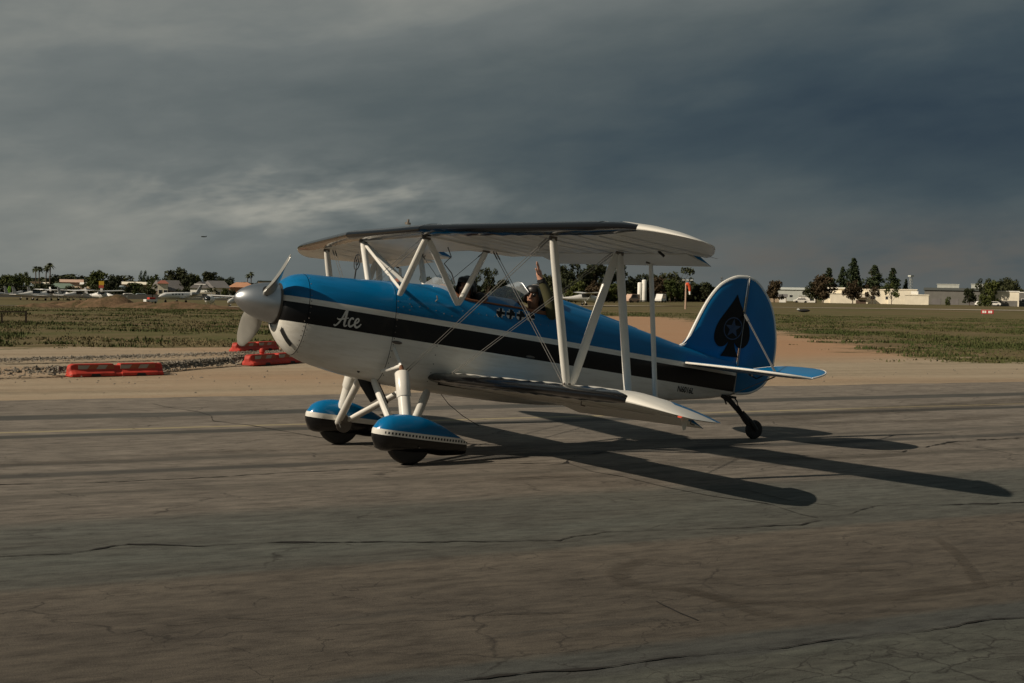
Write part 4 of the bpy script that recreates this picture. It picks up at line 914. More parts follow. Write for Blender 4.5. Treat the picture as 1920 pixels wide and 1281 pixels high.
def kill_marks():
    for k in range(4):
        cx = 1.035 + k*.118; cz = 1.600 + k*.004
        def P(x, z, d): X = cx+x+z*.25; Z = cz+z; return (X, skin_y(X, Z)-d, Z)
        cross = lambda w, l: [(-w, -l), (w, -l), (w, -w), (l, -w), (l, w), (w, w), (w, l), (-w, l), (-w, w), (-l, w), (-l, -w), (-w, -w)]
        for nm, w, l, d, m_ in (('cross_mark', .026, .048, .005, 'offwhite'), ('cross_mark', .014, .048, .008, 'black')):
            bm = bmesh.new(); bm.faces.new([bm.verts.new(P(x, z, d)) for x, z in cross(w, l)]); bmesh.ops.triangulate(bm, faces=bm.faces); me = bpy.data.meshes.new(nm); bm.to_mesh(me); bm.free(); link(nm, me, m_, plane)
kill_marks()

# ---- windscreens
def windscreen(x0, x1, zb, zt, w):
    """three flat panes raked aft, from a base arc at x0 to a top edge at x1"""
    base = [(x0+.20, -w), (x0+.05, -w*.62), (x0, 0), (x0+.05, w*.62), (x0+.20, w)]; top = [(x1+.06, -w*.60, zt-.10), (x1+.01, -w*.34, zt-.015), (x1, 0, zt), (x1+.01, w*.34, zt-.015), (x1+.06, w*.60, zt-.10)]
    bz = []
    for x, y in base:
        t_, b_, w_, n_, _ = catmull(FUS, x); bz.append(1.30+(t_-1.30)*(1-min(.99, abs(y)/w_)**n_)**(1/n_)-.004)
    mb = MB(); n = 5; rings = []
    for k in range(6):
        s = k/5; rings.append([(base[i][0]+(top[i][0]-base[i][0])*s, base[i][1]+(top[i][1]-base[i][1])*s, bz[i]+(top[i][2]-bz[i])*s + .012*math.sin(math.pi*s)) for i in range(n)])
    o = mb.loft(rings, closed=False, caps=(False, False)).build('windscreen', 'glass', plane, True)
    b = MB(); b.tube([(base[i][0], base[i][1], bz[i]) for i in range(n)], .006, 6); b.tube(top, .004, 6); b.build('windscreen_frame', 'alu', o, True)
windscreen(.28, .50, 1.78, 1.925, .27); windscreen(.98, 1.35, 1.77, 1.972, .28)
# ------------------------------------------------------------------ people (things of their own, seated in the biplane, so placed in its frame)
def aloc(p):
    x, y, z = p; c, s = math.cos(PITCH_A), math.sin(PITCH_A); return Vector((x*c+z*s, y, -x*s+z*c))
def skin_mesh(name, joints, edges, root, sub=2):
    me = bpy.data.meshes.new(name); names = list(joints); me.from_pydata([joints[k][0] for k in names], [(names.index(a), names.index(b)) for a, b in edges], [])
    o = bpy.data.objects.new(name, me); C.objects.link(o); md = o.modifiers.new('s', 'SKIN'); md.use_smooth_shade = True
    for i, k in enumerate(names):
        r = joints[k][1]; sv = me.skin_vertices[0].data[i]; sv.radius = r if isinstance(r, tuple) else (r, r); sv.use_root = (k == root)
    ss = o.modifiers.new('d', 'SUBSURF'); ss.levels = ss.render_levels = sub
    dg = bpy.context.evaluated_depsgraph_get(); out = bpy.data.meshes.new_from_object(o.evaluated_get(dg)); bpy.data.objects.remove(o); bpy.data.meshes.remove(me); return out
def person(label, base, chest, neck, head, face_dir, arms, mat_fn, sitter_mats):
    """arms: dicts of joints; returns the root; every coordinate in airframe metres"""
    J = dict(pelvis=(Vector(base), (.15, .12)), waist=(Vector(base).lerp(Vector(chest), .5), (.14, .11)), chest=(Vector(chest), (.165, .115)), collar=(Vector(neck)-Vector((0, 0, .05)), (.085, .075)), neck=(Vector(neck), .052), jaw=(Vector(head)-Vector((0, 0, .055))+Vector(face_dir)*.02, (.062, .068)), head=(Vector(head)+Vector((0, 0, .02)), (.078, .09)), crown=(Vector(head)+Vector((0, 0, .075)), (.062, .07)))
    E_ = [('pelvis', 'waist'), ('waist', 'chest'), ('chest', 'collar'), ('collar', 'neck'), ('neck', 'jaw'), ('jaw', 'head'), ('head', 'crown')]
    for a in arms:
        pre = 'chest'
        for k, (p, r) in a.items():
            if k.startswith('f') and '_' in k:
                f, i = k.split('_'); J[k] = (Vector(p), r); E_.append((prevf if i != '0' else palm, k)); prevf = k
            else:
                J[k] = (Vector(p), r); E_.append((pre, k)); pre = k
                palm = k
    for side in (-1, 1):                                  # thighs reach forward under the deck
        J['hip%d' % side] = (Vector(base)+Vector((-.06, side*.10, -.02)), .085); J['knee%d' % side] = (Vector(base)+Vector((-.40, side*.12, .06)), .065); J['foot%d' % side] = (Vector(base)+Vector((-.52, side*.12, -.14)), .05)
        E_ += [('pelvis', 'hip%d' % side), ('hip%d' % side, 'knee%d' % side), ('knee%d' % side, 'foot%d' % side)]
    me = skin_mesh('person', J, E_, 'pelvis', 2)
    for m_ in sitter_mats: me.materials.append(M[m_])
    for p in me.polygons: p.material_index = mat_fn(p.center); p.use_smooth = True
    org = Vector(base)
    for v in me.vertices: v.co = v.co - org
    o = bpy.data.objects.new('person', me); C.objects.link(o); o.location = aloc(base); o.rotation_euler = (0, PITCH_A, 0); tag(o, label, 'person')
    return o, org
def face_kit(o, org, head, fd, cap=True, goggles=True):
    """nose, lips, ears, eyes or goggles and a leather cap, as children of the body"""
    h = Vector(head) - org; f = Vector(fd).normalized(); s = f.cross(Vector((0, 0, 1))).normalized(); upv = s.cross(f)
    def P(a, b, c): return h + f*a + s*b + upv*c
    mb = MB(); mb.tube([P(.080, 0, .022), P(.096, 0, .0), P(.106, 0, -.018), P(.092, 0, -.030)], [.008, .011, .015, .009], 8); mb.tube([P(.083, -.022, -.052), P(.092, 0, -.050), P(.083, .022, -.052)], [.004, .008, .004], 6)
    for sg in (1, -1): mb.blob(P(-.005, sg*.078, -.005), (.02, .02, .03), 8, 6)
    mb.build('face_features', 'skin', o, True)
    mb = MB()
    for sg in (1, -1): mb.blob(P(.080, sg*.030, .018), .012, 8, 6)
    mb.build('eyes', 'darkcloth', o, True)
    if goggles:
        for sg in (1, -1): MB().blob(P(.085, sg*.034, .018), (.024, .026, .022), 12, 8).build('goggle_lens', 'lens', o, True)
    mb = MB(); rings = []
    n = 24
    for t in (0, .25, .5, .75, 1.0, 1.2):
        ring = []
        for k in range(n):
            a = 2*math.pi*k/n; fr = math.cos(a); drop = -.02 if fr > .5 else (-.075 if fr > -.2 else -.085); cut = .045 if fr > .55 else drop
            ph = t/1.2; z = .112*math.cos(ph*math.pi*.5) + cut*ph; r = .098*math.sin(min(1, ph*1.25)*math.pi*.5)+.006; ring.append(P(r*fr*1.05, r*math.sin(a)*.93, z + .005))
        rings.append(ring)
    mb.loft(rings, caps=(True, False)); mb.build('leather_cap', 'helmet', o, True, sharp=80)
    for sg in (1, -1):
        mb = MB(); mb.blob((0, 0, 0), (.040, .022, .048), 14, 10); q = f.to_track_quat('X', 'Z').to_matrix(); mb.xf(lambda p: q @ p + P(-.005, sg*.098, -.012)); mb.build('headset_cup', 'helmet', o, True)
    mb = MB(); mb.tube([P(-.005, .105*math.cos(t), .01+.118*math.sin(t)) for t in [math.pi*k/14 for k in range(15)]], .010, 8); mb.build('headset_band', 'helmet', o, True)
def people():
    # front seat passenger, head turned to port
    base = (.74, 0, 1.05); chest = (.77, 0, 1.44); neck = (.765, -.04, 1.655); head = (.742, -.06, 1.800); fd = Vector((-.80, -.60, .02))
    arms = [dict(la=((.74, -.20, 1.52), .065), lb=((.62, -.27, 1.30), .05), lc=((.42, -.18, 1.28), .038), ld=((.36, -.16, 1.28), .035)), dict(ra=((.74, .20, 1.52), .065), rb=((.62, .27, 1.30), .05), rc=((.42, .18, 1.28), .038), rd=((.36, .16, 1.28), .035))]
    def mf(c):
        if c.z > 1.655: return 0
        if c.z > 1.60 and c.x < .80: return 2
        if c.x < .43 and c.z > 1.2: return 0
        return 1
    o, org = person('passenger in black leather flying cap seated in the front cockpit', base, chest, neck, head, fd, arms, mf, ['skin', 'darkcloth', 'bluecloth'])
    face_kit(o, org, head, fd, goggles=False)
    MB().blob(Vector((.90, -.10, 1.70))-org, (.075, .10, .085), 14, 10).build('hood', 'darkcloth', o, True)
    # pilot in the rear seat waving with the left arm
    base = (1.58, 0, 1.02); chest = (1.62, -.02, 1.45); neck = (1.57, -.045, 1.687); head = (1.528, -.085, 1.840); fd = Vector((-.80, -.60, -.05))
    W = Vector((1.450, -.285, 2.030)); U = Vector((-.055, 0, .19)).normalized()
    arms = [dict(la=((1.66, -.215, 1.60), .075), lb=((1.635, -.32, 1.715), .068), lc=((1.56, -.315, 1.865), .060), ld=((1.475, -.29, 2.000), .040), le=(W+U*.012, (.030, .024)), lf=(W+U*.055, (.040, .018)), lg=(W+U*.085, (.042, .015)))]
    P = W+U*.085; S = Vector((.62, .78, 0)).normalized()*1.0; S = (S - U*S.dot(U)).normalized()
    a = arms[0]
    for i, (off, ln) in enumerate(((-.034, .068), (-.012, .082), (.011, .078), (.032, .060))):
        b = P + S*off; lean = U + S*(off*2.2)
        for j, q in enumerate((.012, .45, .8, 1.0)):
            a['f%d_%d' % (i, j)] = (b + lean*ln*q + Vector((-.016*q*q, -.008*q, 0)), .0085 if j < 3 else .0065)
    tb = W + U*.03 - S*.034
    for j, (q, dx) in enumerate(((0, 0), (.028, -.016), (.055, -.026), (.070, -.027))): a['f9_%d' % j] = (tb + U*q + S*dx + Vector((-.008*j, 0, 0)), .0105 if j < 3 else .008)
    arms.append(dict(ra=((1.63, .21, 1.55), .07), rb=((1.50, .28, 1.34), .052), rc=((1.30, .16, 1.26), .038), rd=((1.24, .13, 1.26), .035)))
    def mf2(c):
        if c.z > 2.005: return 0
        if c.z > 1.975 and c.y < -.2: return 2
        if c.y > -.19 and c.z > 1.685: return 0
        if c.x < 1.32 and c.z > 1.2: return 0
        return 1
    o, org = person('pilot in olive jacket raising one hand to wave from the rear cockpit', base, chest, neck, head, fd, arms, mf2, ['skin', 'olive', 'darkcloth'])
    face_kit(o, org, head, fd)
    mb = MB(); d = Vector((-.08, .03, .14)).normalized(); c = Vector((1.474, -.29, 2.003))-org; mb.tube([c-d*.016, c+d*.016], .045, 14); mb.build('wrist_strap', 'darkcloth', o, True)
people()

# ------------------------------------------------------------------ low plastic barriers on the shoulder
def barrier(label, p0, p1, lights):
    a = Vector((p0[0], p0[1], 0)); b = Vector((p1[0], p1[1], 0)); L = (b-a).length; th = math.atan2(b.y-a.y, b.x-a.x); root = thing('barrier', label, 'barrier', (a+b)/2, th, 'low orange barriers on the dirt shoulder')
    h = .225; w = .16; prof = [(-w*1.15, 0), (-w*1.15, .055), (-w*.62, .12), (-w*.52, h), (w*.52, h), (w*.62, .12), (w*1.15, .055), (w*1.15, 0)]; rings = []
    st = [(-L/2, .55, .62), (-L/2+.03, .9, .9), (-L/2+.10, 1, 1), (-L*.03-.02, 1, 1), (-L*.03, .94, .86), (L*.03, .94, .86), (L*.03+.02, 1, 1), (L/2-.14, 1, 1), (L/2-.11, .95, .96), (L/2-.03, .9, .98), (L/2, .7, .70)]
    for x, sy, sz in st: rings.append([(x, y*sy, z*sz) for y, z in prof])
    # fork-lift slots: two notches cut through at the foot
    bd = MB().loft(rings).build('shell', 'barrier', root, bev=.012)
    for sx in (-.24, .24):
        MB().prism([(sx*L-.10, .004), (sx*L+.10, .004), (sx*L+.07, .05), (sx*L-.07, .05)], -w*1.155-.002, -w*.9).build('foot_slot', 'blackflat', root)
    for k in range(2):
        x0 = -L/2+.16 + k*(L/2-.10); x1 = x0 + L/2-.22; n = 4
        MB().prism([(x0, .128), (x1, .128), (x1, h-.022), (x0, h-.022)], -w*.60-.004, -w*.53-.010).build('stripe_panel', 'reflor', root)
        for i in range(0, n, 2):
            xa = x0 + (x1-x0)*i/n; xb = x0+(x1-x0)*(i+1)/n; MB().prism([(xa, .130), (xb, .130), (xb+.05 if xb < x1-.02 else xb, h-.024), (xa+.05 if i else xa, h-.024)], -w*.60-.007, -w*.53-.013).build('stripe', 'reflect', root)
    for x in lights:
        MB().lathe([(.05, h-.02), (.05, h+.03), (.062, h+.04), (.062, h+.085), (.04, h+.12), (.008, h+.13)], 'z', (x*L, 0, 0), 16).build('beacon', 'barrier', root, True)
    return root
barrier('low orange barrier with striped panels standing alone nearest the taxiway', (-.66, 12.95), (1.09, 13.25), ())
barrier('low orange barrier carrying two round beacons on top', (3.56, 16.0), (5.16, 17.3), (-.22, .30))
barrier('plain low orange barrier farthest back beside the grass', (5.16, 22.4), (6.66, 23.7), ())

# ------------------------------------------------------------------ trees
def crown(name, kind, h, w, seed, mat):
    rr = random.Random(seed); v = []; f = []
    def leaf(p, s):
        a = Vector((rr.gauss(0, 1), rr.gauss(0, 1), rr.gauss(0, 1))).normalized(); b = a.orthogonal().normalized(); c = a.cross(b); i = len(v)
        for q, t in ((-1, -.6), (1, -.6), (1, .6), (-1, .6)): v.append(tuple(p + b*s*q + c*s*t))
        f.append((i, i+1, i+2, i+3))
    cl = []
    if kind == 'round':
        for _ in range(34):
            a = rr.random()*6.28; r = w*.5*math.sqrt(rr.random())*.85; z = h*(.24+.68*rr.random()); k = 1-max(0, z/h-.55)*1.2-max(0, .45-z/h)*.5; cl.append((Vector((r*math.cos(a)*k, r*math.sin(a)*k, z)), w*rr.uniform(.10, .19)))
    elif kind == 'open':                                  # eucalyptus: separate clumps with sky between
        for _ in range(17):
            a = rr.random()*6.28; r = w*.5*rr.random()**.6; z = h*(.45+.5*rr.random()); cl.append((Vector((r*math.cos(a), r*math.sin(a), z)), w*rr.uniform(.09, .16)))
    elif kind == 'cone':
        for k in range(34):
            t = k/33; z = h*(.14+.84*t); r = w*.5*(1-t)**.8*rr.uniform(.25, .95); a = rr.random()*6.28; cl.append((Vector((r*math.cos(a), r*math.sin(a), z)), w*(.21*(1-t)+.085)))
    elif kind == 'bush':
        for _ in range(14):
            a = rr.random()*6.28; r = w*.42*math.sqrt(rr.random()); z = h*(.15+.7*rr.random()); cl.append((Vector((r*math.cos(a), r*math.sin(a), z)), w*rr.uniform(.13, .2)))
    for c, r in cl:
        n = int(rr.uniform(60, 90))
        for _ in range(n):
            d = Vector((rr.gauss(0, 1), rr.gauss(0, 1), rr.gauss(0, .8))).normalized()*r*rr.random()**.35; leaf(c+d, max(.12, r*rr.uniform(.15, .27)))
    me = bpy.data.meshes.new(name); me.from_pydata(v, [], f); me.materials.append(M[mat]); return me, [c for c, r in cl]
def trunk(h, w, cl, seed, kind):
    rr = random.Random(seed+99); mb = MB(); top = h*(.9 if kind == 'cone' else .55); r0 = .022*h+.05
    mb.tube([(0, 0, -.2), (rr.gauss(0, .02)*h, rr.gauss(0, .02)*h, top*.4), (rr.gauss(0, .03)*h, rr.gauss(0, .03)*h, top)], [r0, r0*.7, r0*.3], 8)
    if kind != 'cone':
        for c in cl[:9]: mb.tube([(0, 0, top*rr.uniform(.25, .6)), tuple(c*.55+Vector((0, 0, .1*h))), tuple(c)], [r0*.45, r0*.28, r0*.1], 6)
    me = mb.mesh('trunk'); me.materials.append(M['bark']); return me
TV = {}
def tree_variant(kind, mat, k):
    key = (kind, mat, k)
    if key not in TV:
        cm, cl = crown('crown', kind, 10, {'round': 9, 'open': 10, 'cone': 4.6, 'bush': 12}[kind], hash(kind) % 7*0 + k*13 + len(kind)*7, mat); TV[key] = (cm, trunk(10, 8, cl, k, kind))
    return TV[key]
def tree(px, D, h, kind, mat, k, label, group, wscale=1.0, name='tree', cat='tree', z=None):
    q = bearing(px, D); q.z = (zg(q.x, q.y) if z is None else z) - .1; t = thing(name, label, cat, q, (px*37 % 628)/100, group); s = h/10; t.scale = (s*wscale, s*wscale, s); cm, tm = tree_variant(kind, mat, k)
    for nm, me in (('crown', cm), ('trunk', tm)):
        o = bpy.data.objects.new(nm, me); C.objects.link(o); o.parent = t
    return t
def palm(px, D, h, label, z=None):
    key = ('palm',)
    if key not in TV:
        rr = random.Random(5); mb = MB()
        for k in range(34):
            a = rr.random()*6.28; el = rr.uniform(-.5, 1.3); L = rr.uniform(1.3, 1.9); pts = []
            for j in range(5):
                s = j/4; pts.append(Vector((math.cos(a)*math.cos(el)*L*s, math.sin(a)*math.cos(el)*L*s, math.sin(el)*L*s - 1.0*s*s*L*.5)) + Vector((0, 0, 9.4)))
            side = Vector((-math.sin(a), math.cos(a), 0)); v = []
            for j, p in enumerate(pts): w = (.10, .26, .30, .22, .03)[j]; v += [p+side*w-Vector((0, 0, w*.5)), p, p-side*w-Vector((0, 0, w*.5))]
            mb.add(v, [(3*j+i, 3*j+3+i, 3*j+4+i, 3*j+1+i) for j in range(4) for i in (0, 1)])
        cm = mb.mesh('crown'); cm.materials.append(M['leaf_palm']); tb = MB().tube([(0, 0, -.2), (.1, .05, 4), (.05, .15, 7), (0, 0, 9.4)], [.28, .2, .17, .2], 8).mesh('trunk'); tb.materials.append(M['bark']); TV[key] = (cm, tb)
    q = bearing(px, D); q.z = zg(q.x, q.y) if z is None else z; t = thing('palm_tree', label, 'palm tree', q, px % 6, 'palm trees along the left skyline'); s = h/10; t.scale = (s, s, s)
    for nm, me in zip(('crown', 'trunk'), TV[key]):
        o = bpy.data.objects.new(nm, me); C.objects.link(o); o.parent = t
def vegetation():
    G1, G2, G3, G4 = 'trees among the houses at left', 'trees behind the middle of the biplane', 'tall conifers before the cream buildings', 'trees at the right edge of the field'
    T = tree
    T(12, 470, 6.5, 'round', 'leaf_green', 1, 'small green tree at the far left edge of the skyline', G1, .9); T(25, 460, 6.6, 'round', 'leaf_green', 2, 'green tree before the long dark teal roof at left', G1, .8); T(46, 465, 7.4, 'open', 'leaf_green', 1, 'bushy green tree at right end of the dark teal roof', G1, .6)
    T(5, 430, 4.5, 'bush', 'leaf_dark', 1, 'dark hedge at the far left edge behind the parked planes', G1, 1.1, 'hedge', 'hedge'); T(62, 430, 4.2, 'bush', 'leaf_dark', 2, 'dark hedge under the twin palms', G1, 1.2, 'hedge', 'hedge'); T(98, 430, 4.6, 'bush', 'leaf_dark', 1, 'dark hedge right of the palms below the skyline', G1, 1.1, 'hedge', 'hedge'); T(35, 425, 4.0, 'bush', 'leaf_dark', 2, 'dark hedge left of the brown shopfront', G1, 1.1, 'hedge', 'hedge'); T(125, 425, 3.6, 'bush', 'leaf_dark', 2, 'dark hedge below the green roofed house', G1, 1.1, 'hedge', 'hedge')
    T(184, 440, 7.6, 'round', 'leaf_green', 3, 'large rounded tree left of the yellow roadside sign', G1, 1.05); T(172, 450, 6.4, 'round', 'leaf_dark', 2, 'lower dark tree leaning on the large rounded one', G1, 1.0); T(213, 425, 6.4, 'round', 'leaf_dark', 1, 'dense dark tree right of the yellow roadside sign', G1, .95); T(203, 425, 4.6, 'bush', 'leaf_dark', 1, 'low dark bush beneath the yellow sign', G1, .7, 'bush', 'bush')
    for px, h, ws, lb in ((145, 4.0, .9, 'dark hedge left of the small tan house'), (175, 4.2, .9, 'dark hedge under the large rounded tree'), (222, 3.6, .8, 'dark hedge beside the pale grey gabled shed'), (275, 3.8, .9, 'dark hedge left of the narrow cream tower house'), (342, 4.2, 1.0, 'dark hedge right of the big brown gable roof'), (395, 3.8, .9, 'dark hedge between the white and the cream gabled houses'), (438, 3.6, .9, 'dark hedge under the orange tiled roof'), (475, 4.0, 1.0, 'dark hedge right of the orange tiled roof'), (18, 4.4, 1.2, 'dark hedge under the pale blue roof at the left edge'), (80, 4.4, 1.0, 'dark hedge below the tan flat roofed house')): T(px, 418, h, 'bush', 'leaf_dark', px % 2 + 1, lb, G1, ws, 'hedge', 'hedge')
    T(155, 420, 3.2, 'bush', 'leaf_green', 1, 'low green bush before the small tan house', G1, .9, 'bush', 'bush'); T(250, 425, 4.6, 'round', 'leaf_green', 1, 'squat green tree before the long tan building', G1, 1.4); T(268, 520, 9.0, 'open', 'leaf_conifer', 2, 'narrow tree rising behind the long tan building', G1, .45); T(290, 470, 7.2, 'round', 'leaf_green', 2, 'tree left of the red roofed cream tower', G1, .9); T(283, 430, 4.6, 'bush', 'leaf_green', 2, 'yellowish bush below the red roofed tower', G1, .6, 'bush', 'bush')
    T(331, 455, 9.0, 'round', 'leaf_dark', 3, 'tallest dark tree on the left skyline behind the gabled roof', G1, 1.05); T(349, 450, 7.8, 'round', 'leaf_dark', 1, 'dark tree at right shoulder of the tallest left tree', G1, 1.0); T(313, 480, 8.0, 'round', 'leaf_dark', 2, 'dark tree at left shoulder of the tallest left tree', G1, .8); T(363, 470, 7.2, 'round', 'leaf_green', 3, 'green tree left of the white gabled house', G1, .8)
    T(388, 560, 9.6, 'round', 'leaf_dark', 1, 'far dark tree above the white gabled house', G1, .9); T(405, 580, 9.6, 'open', 'leaf_dark', 2, 'far dark trees left of the cream house', G1, 1.2); T(420, 430, 3.4, 'round', 'leaf_green', 1, 'small round garden tree before the grey roofed cream house', G1, .8)
    T(440, 700, 8.2, 'bush', 'leaf_dark', 2, 'distant dark tree belt above the orange roof', G1, 2.0); T(478, 690, 8.2, 'bush', 'leaf_dark', 1, 'distant dark tree belt right of the lone palms', G1, 1.8); T(150, 660, 9.5, 'bush', 'leaf_dark', 1, 'distant dark tree belt above the small tan house', G1, 2.2); T(235, 680, 9.0, 'bush', 'leaf_dark', 2, 'distant dark tree belt right of the dense dark tree', G1, 2.0); T(115, 680, 8.5, 'bush', 'leaf_dark', 2, 'distant dark tree belt right of the tall palms', G1, 1.8)
    for px, D, h, lb in ((65, 430, 8.6, 'left palm of the close pair on the left skyline'), (72, 428, 8.5, 'right palm of the close pair on the left skyline'), (86, 440, 8.9, 'shorter palm beside the tallest palm on the left'), (93, 436, 9.7, 'tallest palm on the left skyline'), (463, 520, 8.4, 'left palm of the lone pair above the spinner'), (470, 515, 9.2, 'right palm of the lone pair above the spinner')): palm(px, D, h, lb)
    # behind the wings
    for px, D, h, kd, mt, k, ws, lb in ((806, 390, 7.6, 'open', 'leaf_dark', 1, .8, 'tree top showing left of the front cockpit'), (838, 395, 6.2, 'round', 'leaf_dark', 2, 1.0, 'dark tree right behind the front windscreen'), (912, 380, 9.0, 'open', 'leaf_dark', 3, .75, 'dark tree standing between the two cockpits'), (940, 385, 6.4, 'round', 'leaf_dark', 1, .9, 'lower dark tree right of the one between the cockpits'), (885, 390, 6.6, 'round', 'leaf_dark', 2, .8, 'dark tree behind the passenger'), (1022, 380, 7.2, 'round', 'leaf_dark', 3, .9, 'dark tree behind the waving pilot'),
        (1062, 370, 9.8, 'open', 'leaf_dark', 1, .9, 'tall dark gum tree right of the waving pilot'), (1090, 372, 10.6, 'open', 'leaf_dark', 2, 1.0, 'tallest dark gum tree right of the front interplane strut'), (1114, 370, 10.0, 'round', 'leaf_dark', 3, .9, 'dense dark gum tree left of the diagonal strut'), (1140, 372, 6.8, 'round', 'leaf_dark', 1, .9, 'lower dark tree behind the diagonal strut'), (1078, 355, 5.6, 'round', 'leaf_green', 1, 1.1, 'bright green round tree below the tall gum trees'), (1118, 350, 5.4, 'round', 'leaf_rust', 2, 1.2, 'brownish round tree below the dense gum tree'), (1150, 352, 4.6, 'round', 'leaf_green', 3, 1.2, 'olive round tree behind the diagonal strut'),
        (1163, 375, 9.8, 'open', 'leaf_dark', 3, .75, 'tall dark tree behind the rear interplane strut'), (1190, 380, 7.2, 'round', 'leaf_dark', 2, 1.0, 'dark tree left of the white tanks'), (1214, 382, 7.6, 'round', 'leaf_dark', 1, 1.0, 'dark tree behind the white tanks'), (1236, 378, 6.4, 'round', 'leaf_rust', 3, 1.1, 'brown green tree right of the aileron strut'), (1255, 372, 6.0, 'round', 'leaf_green', 1, .9, 'olive tree below the dark pointed tree'), (1264, 388, 9.4, 'open', 'leaf_dark', 2, .95, 'dark pointed tree left of the windsock'), (1276, 372, 5.0, 'round', 'leaf_green', 2, .8, 'low olive tree beside the windsock pole'), (1322, 400, 5.6, 'round', 'leaf_dark', 1, 1.0, 'dark tree left of the fin behind the white arched hangar')):
        T(px, D, h, kd, mt, k, lb, G2, ws)
    # right
    for px, D, h, kd, mt, k, ws, lb in ((1450, 440, 6.8, 'round', 'leaf_rust', 1, 1.0, 'brown green tree at the right edge of the rudder'), (1528, 450, 7.0, 'round', 'leaf_dark', 2, 1.2, 'low dark bushy tree left of the conifers'), (1541, 448, 8.4, 'round', 'leaf_rust', 3, 1.0, 'broad brown tree below the first conifer'), (1597, 446, 7.2, 'round', 'leaf_rust', 2, .9, 'brown tree before the cream building under the tallest conifer'), (1634, 446, 6.0, 'open', 'leaf_rust', 1, .7, 'bare branched tree before the cream wall'), (1670, 446, 6.4, 'open', 'leaf_green', 3, .7, 'leaning sparse tree before the cream wall')):
        T(px, D, h, kd, mt, k, lb, G4, ws)
    for px, D, h, ws, lb in ((1551, 530, 12.6, 1.5, 'conifer farthest left of the row, broad and dark'), (1577, 535, 13.2, 1.1, 'slim conifer second from the left of the row'), (1597, 530, 16.2, 1.3, 'tallest conifer of the row'), (1637, 530, 13.8, 1.6, 'broad conifer right of the tallest one'), (1671, 530, 12.8, 1.4, 'conifer before the cream building near its roof'), (1696, 535, 9.0, 1.0, 'smallest conifer beside the lattice mast')): T(px, D, h, 'cone', 'leaf_conifer', px % 3, lb, G3, ws, 'conifer')
    for px, D, h, kd, mt, k, ws, lb in ((1816, 470, 5.6, 'round', 'leaf_dark', 1, .9, 'small dark tree before the grey warehouse'), (1845, 465, 8.6, 'open', 'leaf_dark', 2, .8, 'dark tree left of the white slab building'), (1858, 460, 7.6, 'round', 'leaf_green', 3, .8, 'yellow green tree beside the white slab building'), (1876, 480, 8.4, 'round', 'leaf_dark', 3, .8, 'dark tree behind the white slab building'), (1896, 475, 9.0, 'round', 'leaf_dark', 2, 1.0, 'large dark tree at the right edge behind the white slab'), (1845, 440, 4.2, 'bush', 'leaf_green', 1, .8, 'low yellow green bush before the dark right tree'), (1775, 462, 3.0, 'bush', 'leaf_green', 2, .5, 'lone small bush against the grey warehouse wall')): T(px, D, h, kd, mt, k, lb, G4, ws)
vegetation()
def far_wood(name, a, b, D0, D1, zlo, zhi, n, label, seed):
    rr = random.Random(seed); v = []; f = []
    for _ in range(n):
        px = rr.uniform(a, b); D = rr.uniform(D0, D1); q = bearing(px, D); top = zlo+(zhi-zlo)*(.5+.5*mnoise.noise(Vector((px*.045, seed, 0))) + .35*mnoise.noise(Vector((px*.16, seed, 2)))); z = zg(q.x, q.y) + max(.2, top*rr.random()**.6); s = rr.uniform(.35, .8); i = len(v)
        e = Vector((rr.gauss(0, 1), rr.gauss(0, 1), rr.gauss(0, 1))).normalized(); g = e.orthogonal().normalized(); h = e.cross(g); c = Vector((q.x, q.y, z))
        for p_, q_ in ((-1, -.7), (1, -.7), (1, .7), (-1, .7)): v.append(tuple(c+g*s*p_+h*s*q_))
        f.append((i, i+1, i+2, i+3))
    me = bpy.data.meshes.new(name); me.from_pydata(v, [], f); o = link(name, me, 'leaf_dark'); tag(o, label, 'trees', kind='stuff')
far_wood('distant_wood', -120, 640, 560, 640, 3.0, 7.0, 16000, 'far low belt of dark trees along the left skyline', 3)
far_wood('distant_wood', 780, 1360, 400, 430, 2.5, 5.5, 12000, 'dark belt of trees along the skyline behind the biplane', 5)

